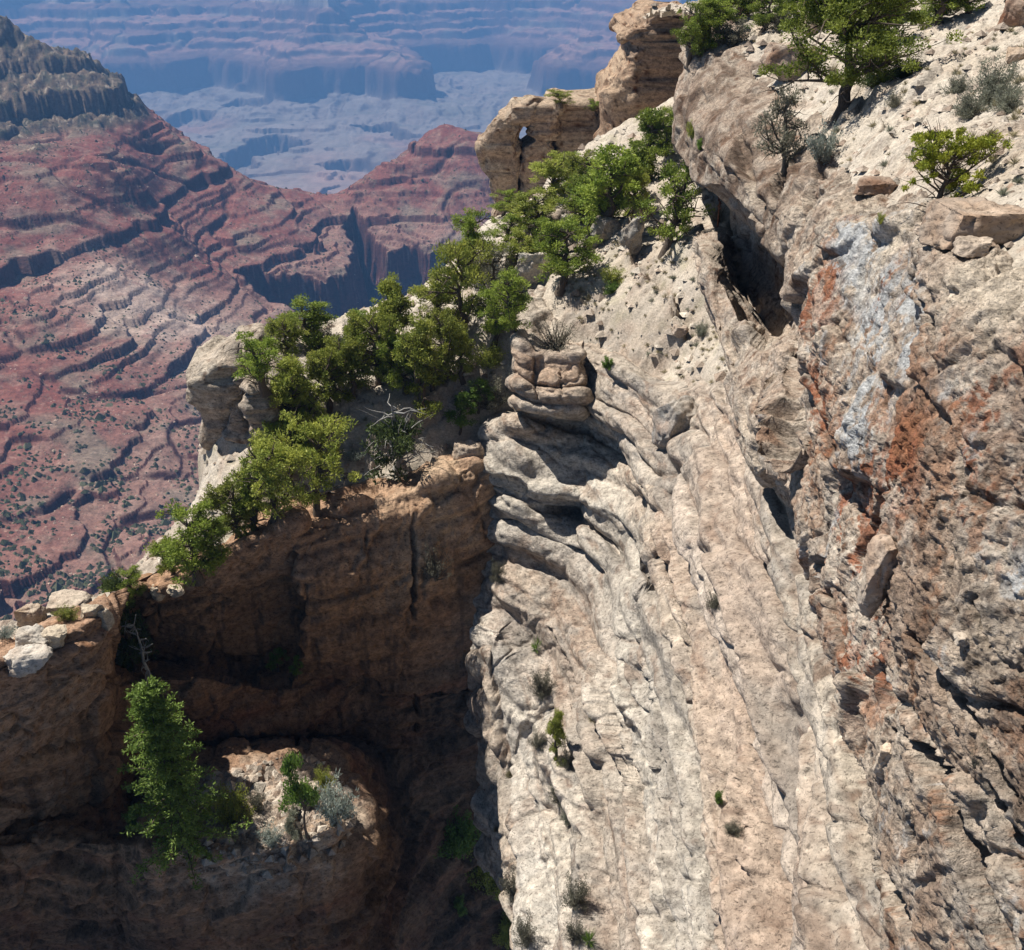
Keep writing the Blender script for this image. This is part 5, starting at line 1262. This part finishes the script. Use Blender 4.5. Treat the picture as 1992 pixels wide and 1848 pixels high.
SHR = [
 ('s_grey', 630, 678, 616, 70, "grey brush at the foot of the flat topped juniper", G4),
 ('s_sage', 683, 664, 612, 56, "pale sage bush on the crest of the ridge", G4),
 ('s_grey', 948, 790, 716, 96, "large dark grey bush under the sunlit block", G4),
 ('s_olive', 955, 712, 660, 84, "olive bush beside the bright juniper", G4),
 ('s_twig', 1082, 678, 596, 112, "twiggy grey green bush crowning the square block", G4),
 ('s_grey', 985, 560, 505, 60, "grey bush between two pines of the ridge", G4),
 ('s_sage', 1120, 470, 430, 50, "grey bush beside the white boulder", G4),
 ('s_olive', 1190, 552, 510, 60, "sparse olive bush on the bench", G4),
 ('s_green', 1190, 570, 545, 44, "low green bush on the bench gravel", G4),
 ('s_twig', 1395, 430, 380, 46, "dry twiggy bush under the overhang", G4),
 ('s_sage', 1366, 652, 618, 40, "round grey sage bush beside the flat slabs on the bench", G4),
 ('s_sage', 660, 830, 796, 40, "grey sage in the gravel gully", G4),
 ('s_white', 690, 895, 868, 46, "silvery bush low in the gravel gully", G4),
 ('s_olive', 655, 888, 862, 34, "rusty olive bush beside the big spreading pine", G4),
 ('s_grey', 420, 1080, 1048, 46, "grey brush on the pale low rim", G4),
 ('s_olive', 130, 1205, 1176, 52, "green bush between the rim slabs at the ridge end", G4),
 ('s_white', 10, 1240, 1215, 50, "silver green brush behind the end slabs", G4),
 ('s_twig', 848, 1122, 1036, 84, "grey green bush hanging on the shaded wall", G6),
 ('s_grey', 968, 1128, 1078, 44, "grey bush in the dark crack of the wall", G6),
 ('s_green', 1184, 716, 688, 32, "small bright bush on the smooth curved rock", G6),
 ('s_white', 228, 1290, 1230, 36, "silver leaved bush in the shaded cleft", G3),
 ('s_green', 590, 1560, 1520, 44, "green bush behind the slender leaning pine", G3),
 ('s_grey', 500, 1570, 1530, 46, "dull grey bush in the middle of the lit ledge", G3),
 ('s_olive', 630, 1530, 1490, 44, "olive bush at the back of the lit ledge", G3),
 ('s_white', 670, 1585, 1545, 36, "small silver bush beside the tall silvery one", G3),
 ('s_olive', 452, 1600, 1524, 84, "round green bush on the sunlit ledge", G3),
 ('s_white', 530, 1644, 1598, 52, "pale bush at the brink of the sunlit ledge", G3),
 ('s_white', 652, 1600, 1500, 40, "tall silvery bush where the lit ledge ends", G3),
 ('s_green', 268, 1610, 1560, 50, "small green bush left of the fir on the ledge", G3),
 ('s_green', 893, 1660, 1572, 92, "vivid green bush in the dark gully", G6),
 ('s_olive', 948, 1724, 1622, 118, "large round olive bush on the lowest buttress", G6),
 ('s_grey', 1000, 1740, 1680, 64, "grey bush behind the large olive bush", G6),
 ('s_green', 894, 1776, 1736, 36, "small green bush at the foot of the buttress edge", G6),
 ('s_olive', 986, 1830, 1766, 46, "mustard green bush on the lowest buttress", G6),
 ('s_grey', 1020, 1830, 1770, 44, "dusky bush beside the mustard green one", G6),
 ('s_grey', 1054, 1352, 1284, 56, "dusky bush on the upper step of the buttress", G6),
 ('s_grey', 1048, 1452, 1412, 44, "grey bush before the little dark pine", G6),
 ('s_grey', 1106, 1490, 1436, 46, "grey bush just below the little dark pine", G6),
 ('s_grey', 1088, 1560, 1510, 50, "dark grey bush halfway down the buttress", G6),
 ('s_sage', 1104, 1596, 1552, 40, "pale bush on the rounded white knob", G6),
 ('s_grey', 1120, 1760, 1690, 56, "grey bush in the low ledge of the ribs", G6),
 ('s_grey', 1118, 1828, 1776, 40, "small dusky bush at the lowest ledge", G6),
 ('s_grey', 1390, 1180, 1142, 46, "lone dark bush on the open rock rib", G6),
 ('s_green', 1396, 1560, 1532, 28, "tiny green bush on the smooth rib", G6),
 ('s_grey', 1424, 1618, 1596, 44, "flat grey bush on the rubble strip", G6),
 ('s_twig', 1896, 1490, 1430, 48, "dry twiggy bush on the near brown rock", G5),
 ('s_sage', 1860, 182, 132, 66, "small rounded sage bush at the west of the clump", G5),
 ('s_sage', 1930, 200, 86, 120, "tallest grey sage bush of the clump", G5),
 ('s_sage', 1884, 226, 160, 82, "dark green sage bush low in the clump", G5),
 ('s_sage', 1956, 214, 150, 82, "light grey sage bush facing the pale gravel", G5),
 ('s_grey', 1738, 208, 168, 42, "lone grey sage on the open gravel", G5),
 ('s_dark', 1700, 168, 100, 88, "dark shrub under the big juniper", G5),
 ('s_dark', 1760, 150, 90, 90, "dark shrub behind the big juniper's trunk", G5),
 ('s_white', 1598, 318, 216, 76, "glossy silver leaved bush in the cliff notch", G5),
 ('s_grey', 1424, 84, 20, 90, "smoky grey bush on the far rim", G5),
 ('s_grey', 1520, 56, 6, 80, "grey bush behind the pale rim slabs", G5),
 ('s_olive', 1346, 268, 226, 34, "small bush on the ledge facing the tower", G5),
 ('s_green', 1362, 290, 262, 30, "little green bush under the cliff edge", G5),
 ('tuft', 1620, 142, 112, 34, "yellow green grass clump at the big trunk's foot", G5),
 ('s_olive', 1712, 434, 408, 24, "tiny bush on the ledge near the lichen block", G5),
 ('yucca', 1043, 1262, 1232, 30, "spiky green yucca on the buttress top", None),
 ('yucca', 1146, 1832, 1800, 26, "spiky yucca at the bottom of the ribs", None),
]
for q in LIST + SHR: pass
HITS = [hit(q[1], q[2]) for q in LIST + SHR]
def spot(n_, box, seed, names):
    R = random.Random(seed); out = []
    while len(out) < n_:
        u = R.uniform(box[0], box[1]); v = R.uniform(box[2], box[3])
        h = hit(u, v)
        if h[2] in names and h[1].z > .55: out.append((u, v, h))
    return out
TUFT = [('tuft', s_) for s_ in spot(110, (1120, 1440, 470, 880), 1, {'bench_slope'})] + [('tuft_g', s_) for s_ in spot(22, (1130, 1440, 480, 880), 2, {'bench_slope'})] \
     + [('tuft_g', s_) for s_ in spot(26, (640, 1000, 700, 990), 3, {'bench_slope'})]
TUFR = [('tuft', s_) for s_ in spot(85, (1420, 1990, 40, 330), 4, {'rim_ground'})] + [('tuft_g', s_) for s_ in spot(22, (1420, 1990, 60, 400), 5, {'rim_ground'})]
TUFB = [('tuft', s_) for s_ in spot(26, (960, 1180, 1240, 1840), 6, {'lower_cliff'})] + [('tuft_g', s_) for s_ in spot(40, (400, 690, 1480, 1640), 7, {'promontory_cliff'})]

for q, h_ in zip(LIST + SHR, HITS):
    if far_off(h_[2]): print("FAR", q[1], q[2], q[5], h_[2])
# ---------------------------------------------------------------- loose rocks
M_BLD = rock_mat("boulder_stone", 1.6, .8, .07, .55, .42)
import bmesh
def make_boulder(u, v, wpx, hpx, label, seed, depth_k=.8, tone=None, sink=.25, name="boulder", flatk=None, rot=None, hitv=None, mixc=.5, group=None):
    R = np.random.RandomState(seed)
    loc, nor, nm_ = hit(u, v)
    if far_off(nm_): print('FAR', u, v, label)
    dep = loc.y * CP - loc.z * SP
    W = wpx * dep / FOC; H = hpx * dep / FOC
    bm = bmesh.new(); bmesh.ops.create_icosphere(bm, subdivisions=5, radius=1.0)
    p = np.array([x.co[:] for x in bm.verts]); f = np.array([[x.index for x in g.verts] for g in bm.faces]); bm.free()
    for k in range(11):
        d = R.normal(size=3); d /= np.linalg.norm(d); h = R.uniform(.52, .86)
        t = p @ d; p = p - np.clip(t - h, 0, None)[:, None] * d
    for d in (np.array([0, 0, 1.]), np.array([0, -1, .1]), np.array([-1, 0, .15])):
        t = p @ d; p = p - np.clip(t - .62, 0, None)[:, None] * d
    p[:, 0] *= W / (p[:, 0].max() - p[:, 0].min()); p[:, 1] *= W * depth_k / (p[:, 1].max() - p[:, 1].min()); p[:, 2] *= H / (p[:, 2].max() - p[:, 2].min())
    a = rot if rot is not None else R.uniform(-.4, .4)
    p = p @ np.array([[math.cos(a), math.sin(a), 0], [-math.sin(a), math.cos(a), 0], [0, 0, 1]])
    n_ = p / (np.linalg.norm(p, axis=1, keepdims=True) + 1e-9)
    w_ = p + np.array(loc) + seed
    sc = max(W, H)
    p = p + n_ * (fbm(w_ * 2.2 / sc, 4, 900 + seed)[:, None] * .10 * sc + fbm(w_ * 7 / sc, 4, 901, .6)[:, None] * .045 * sc - sstep(.08, 0, worley(w_ * 2.4 / sc, 902)[1] - worley(w_ * 2.4 / sc, 902)[0])[:, None] * .03 * sc)
    c = rock_color(w_, 950, warm=.05, grey=.45, dark=.6)
    if tone is not None: c = mix(c, np.array(tone), np.clip(mixc + fbm(w_ * 1.5, 3, 903) * .8, 0, 1))
    o = build_mesh(name, p, f, M_BLD, c)
    o.location = loc + Vector((0, 0, H * (.5 - sink)))
    return tag(o, label, "boulder", group)
BROWNT = (.22, .13, .085); WHT = (.62, .58, .51); GRT = (.30, .285, .26)
def boulders():
    B = make_boulder
    gr = "boulders on the near rim"; gs = "slabs at the end of the ridge"; gt = "boulders among the ridge trees"
    B(1536, 138, 112, 78, "angular brown faced boulder with cream top under the big juniper", 1, tone=BROWNT, group=gr)
    B(1580, 62, 60, 66, "rounded cream boulder behind the big juniper", 2, tone=(.55, .43, .31), group=gr)
    B(1975, 46, 70, 78, "red brown boulder at the head of the rim slope", 3, tone=(.20, .085, .045), group=gr)
    B(1978, 118, 50, 34, "tan boulder half hidden by the sage clump", 4, tone=(.42, .30, .2), group=gr)
    B(1905, 462, 210, 84, "wide lichen spotted slab overhanging a dark gap", 5, depth_k=.7, tone=(.36, .22, .13), mixc=.35, group=gr)
    B(1845, 478, 62, 34, "small cream block below the wide slab", 6, group=gr)
    B(1800, 455, 44, 30, "cream block next to the small pine's trunk", 7, group=gr)
    B(1890, 490, 70, 34, "low slab on the ledge before the bare pale rock", 8, group=gr)
    B(1700, 372, 90, 30, "flat lichen stained ledge stone behind the small pine", 9, tone=BROWNT, group=gr)
    B(1352, 96, 40, 60, "grey block standing at the cliff edge by the tower", 10, tone=GRT, group=gr)
    B(1104, 446, 44, 46, "white boulder among the ridge junipers", 21, tone=WHT, group=gt)
    B(1225, 482, 46, 88, "tall dark streaked boulder beside the broad juniper", 22, tone=GRT, mixc=.7, group=gt)
    B(1180, 462, 56, 56, "streaked grey boulder under the broad bright juniper", 27, tone=GRT, group=gt)
    B(1034, 545, 62, 84, "big pale boulder with grey streaks in the ridge trees", 23, tone=WHT, group=gt)
    B(992, 520, 36, 40, "white boulder wedged under the crest trees", 24, tone=WHT, group=gt)
    B(1150, 478, 46, 24, "dark flat rock on the bench edge", 25, tone=GRT, group=gt)
    B(1250, 420, 40, 34, "cream rock below the tall juniper", 26, group=gt)
    B(1320, 648, 30, 22, "small brown slab on the sandy bench", 28, tone=BROWNT, group=gt)
    B(1312, 830, 88, 118, "dark rounded block at the head of the notch", 29, tone=GRT, mixc=.6, sink=.4, group=gt)
    B(905, 885, 64, 50, "knobbly banded boulder on the lip above the wall", 30, tone=(.40, .31, .23), sink=.5, group=gt)
    B(600, 648, 50, 26, "pale broken rocks on the ridge crest", 31, tone=WHT, group=gt)
    B(680, 672, 52, 30, "light grey rock under the crest sage", 32, tone=WHT, group=gt)
    B(44, 1290, 100, 52, "largest pale slab at the ridge end", 41, tone=WHT, sink=.35, group=gs)
    B(60, 1248, 60, 42, "pale slab behind the largest one", 42, tone=WHT, sink=.35, group=gs)
    B(106, 1242, 54, 42, "cream slab next to the green rim bush", 43, tone=(.6, .5, .36), sink=.35, group=gs)
    B(62, 1212, 54, 56, "upright brown block at the ridge end", 44, tone=(.34, .25, .17), sink=.2, group=gs)
    B(126, 1186, 84, 34, "long flat slab on the ridge end skyline", 45, tone=(.5, .42, .33), sink=.2, group=gs)
    B(176, 1196, 44, 28, "thin tilted slab near the cleft", 46, tone=(.6, .5, .36), group=gs)
    B(204, 1212, 36, 46, "standing cream slab at the edge of the cleft", 47, tone=(.6, .5, .36), group=gs)
    B(310, 1156, 36, 32, "round cream boulder on the low rim", 48, tone=(.6, .5, .36), group=gs)
    B(342, 1150, 40, 22, "flat cream stone beside the round rim boulder", 49, tone=(.6, .5, .36), group=gs)
    B(1716, 1110, 66, 176, "tall lichen crusted block standing out of the near cliff", 61, tone=(.34, .2, .13), sink=.55, depth_k=.9, mixc=.3, group="blocks on the near cliff")
    B(1870, 1250, 36, 22, "small cream stone on a near cliff ledge", 62, group="blocks on the near cliff")
    B(1722, 1480, 50, 90, "cream block leaning in the near cliff crevice", 63, tone=(.55, .42, .3), sink=.5, group="blocks on the near cliff")
    B(1540, 1640, 34, 30, "pale block at the brink of the lit ledge", 64, group="blocks on the near cliff") if False else None
    # weathered log and a dry flower stalk under the overhang
    loc = hit(1352, 384)[0]; dep = loc.y * CP - loc.z * SP
    m = MB(); R = np.random.RandomState(4)
    A_ = np.array(hit(1330, 392)[0]) + np.array([0, 0, .15]); B_ = np.array(hit(1372, 366)[0]) + np.array([0, 0, .3])
    pts = [A_ + (B_ - A_) * t + R.normal(0, .05, 3) for t in np.linspace(0, 1, 8)]
    m.tube([Vector(x) for x in pts], [.05, .09, .12, .14, .15, .17, .2, .12], 8)
    for k in (5, 6): m.tube([Vector(x) for x in limb(R, pts[k], (R.normal(), R.normal(), .8), .6, 5, .5)], [.06, .05, .04, .03, .02, .01], 5)
    tag(m.mesh("fallen_log", M_DEAD, True), "grey weathered log lying on the sandy bench", "log")
    loc = hit(1396, 442)[0]; m = MB(); R = np.random.RandomState(6)
    h = z_at(loc.y, 362) - loc.z
    m.tube([loc + Vector((-.03 * t * h, 0, t * h)) for t in np.linspace(-.03, 1, 7)], [.05, .045, .04, .036, .03, .025, .012], 6)
    for t in np.linspace(.45, .98, 16):
        a = R.uniform(0, 6.28); q = loc + Vector((-.03 * t * h, 0, t * h)); m.tube([q, q + Vector((math.cos(a) * .12, math.sin(a) * .12, .08))], [.03, .05], 4)
    tag(m.mesh("flower_stalk", bark_mat("dry_stalk", (.22, .09, .045)), True), "thin reddish dry flower stalk under the overhang", "stalk")
boulders()
for q, h_ in zip(LIST + SHR, HITS):
    plant(q[0], q[1], q[2], q[3], q[4], q[5], q[6], at=h_)
def tufts(lst, label, group, lo, hi, seed):
    R = random.Random(seed)
    for key, (u, v, h) in lst:
        loc = h[0]; dep = loc.y * CP - loc.z * SP
        s_ = R.uniform(lo, hi)
        kind, pr = PROTO[key]
        o = pr[0].copy() if pr[2] else pr[0]
        if pr[2]: COL.objects.link(o)
        pr[2] = True
        o.location = loc; o.rotation_euler = (0, 0, R.uniform(0, 6)); o.scale = (s_, s_, s_ * R.uniform(.7, 1.1))
        tag(o, label, "grass tuft", group)
tufts(TUFT, "small dry or grey tuft on the pale gravel of the ridge and bench", "tufts on the sandy bench", .14, .36, 1)
tufts(TUFR, "little tuft growing on the cream gravel of the near rim", "tufts on the near rim", .10, .26, 2)
tufts(TUFB, "small tuft on the ledges of the lower cliffs", "tufts on the lower ledges", .15, .4, 3)
# ---------------------------------------------------------------- the air of the canyon
hz = bpy.data.materials.new("air"); hz.use_nodes = True
n = hz.node_tree.nodes; l = hz.node_tree.links
n.remove(n["Principled BSDF"])
pv = n.new("ShaderNodeVolumePrincipled")
pv.inputs["Color"].default_value = (0.22, 0.49, 1.0, 1)
pv.inputs["Density"].default_value = 1.45e-4
pv.inputs["Anisotropy"].default_value = 0.0
l.new(pv.outputs[0], n["Material Output"].inputs["Volume"])
x0, x1, y0, y1, z0, z1 = -41000, 41000, -21000, 46000, -1143, 80
hv = np.array([[x, y, z] for z in (z0, z1) for y in (y0, y1) for x in (x0, x1)], float)
hf = np.array([[0, 2, 3, 1], [4, 5, 7, 6], [0, 1, 5, 4], [2, 6, 7, 3], [0, 4, 6, 2], [1, 3, 7, 5]])
tag(build_mesh("haze", hv, hf, hz, smooth=False), None, None, kind="stuff")
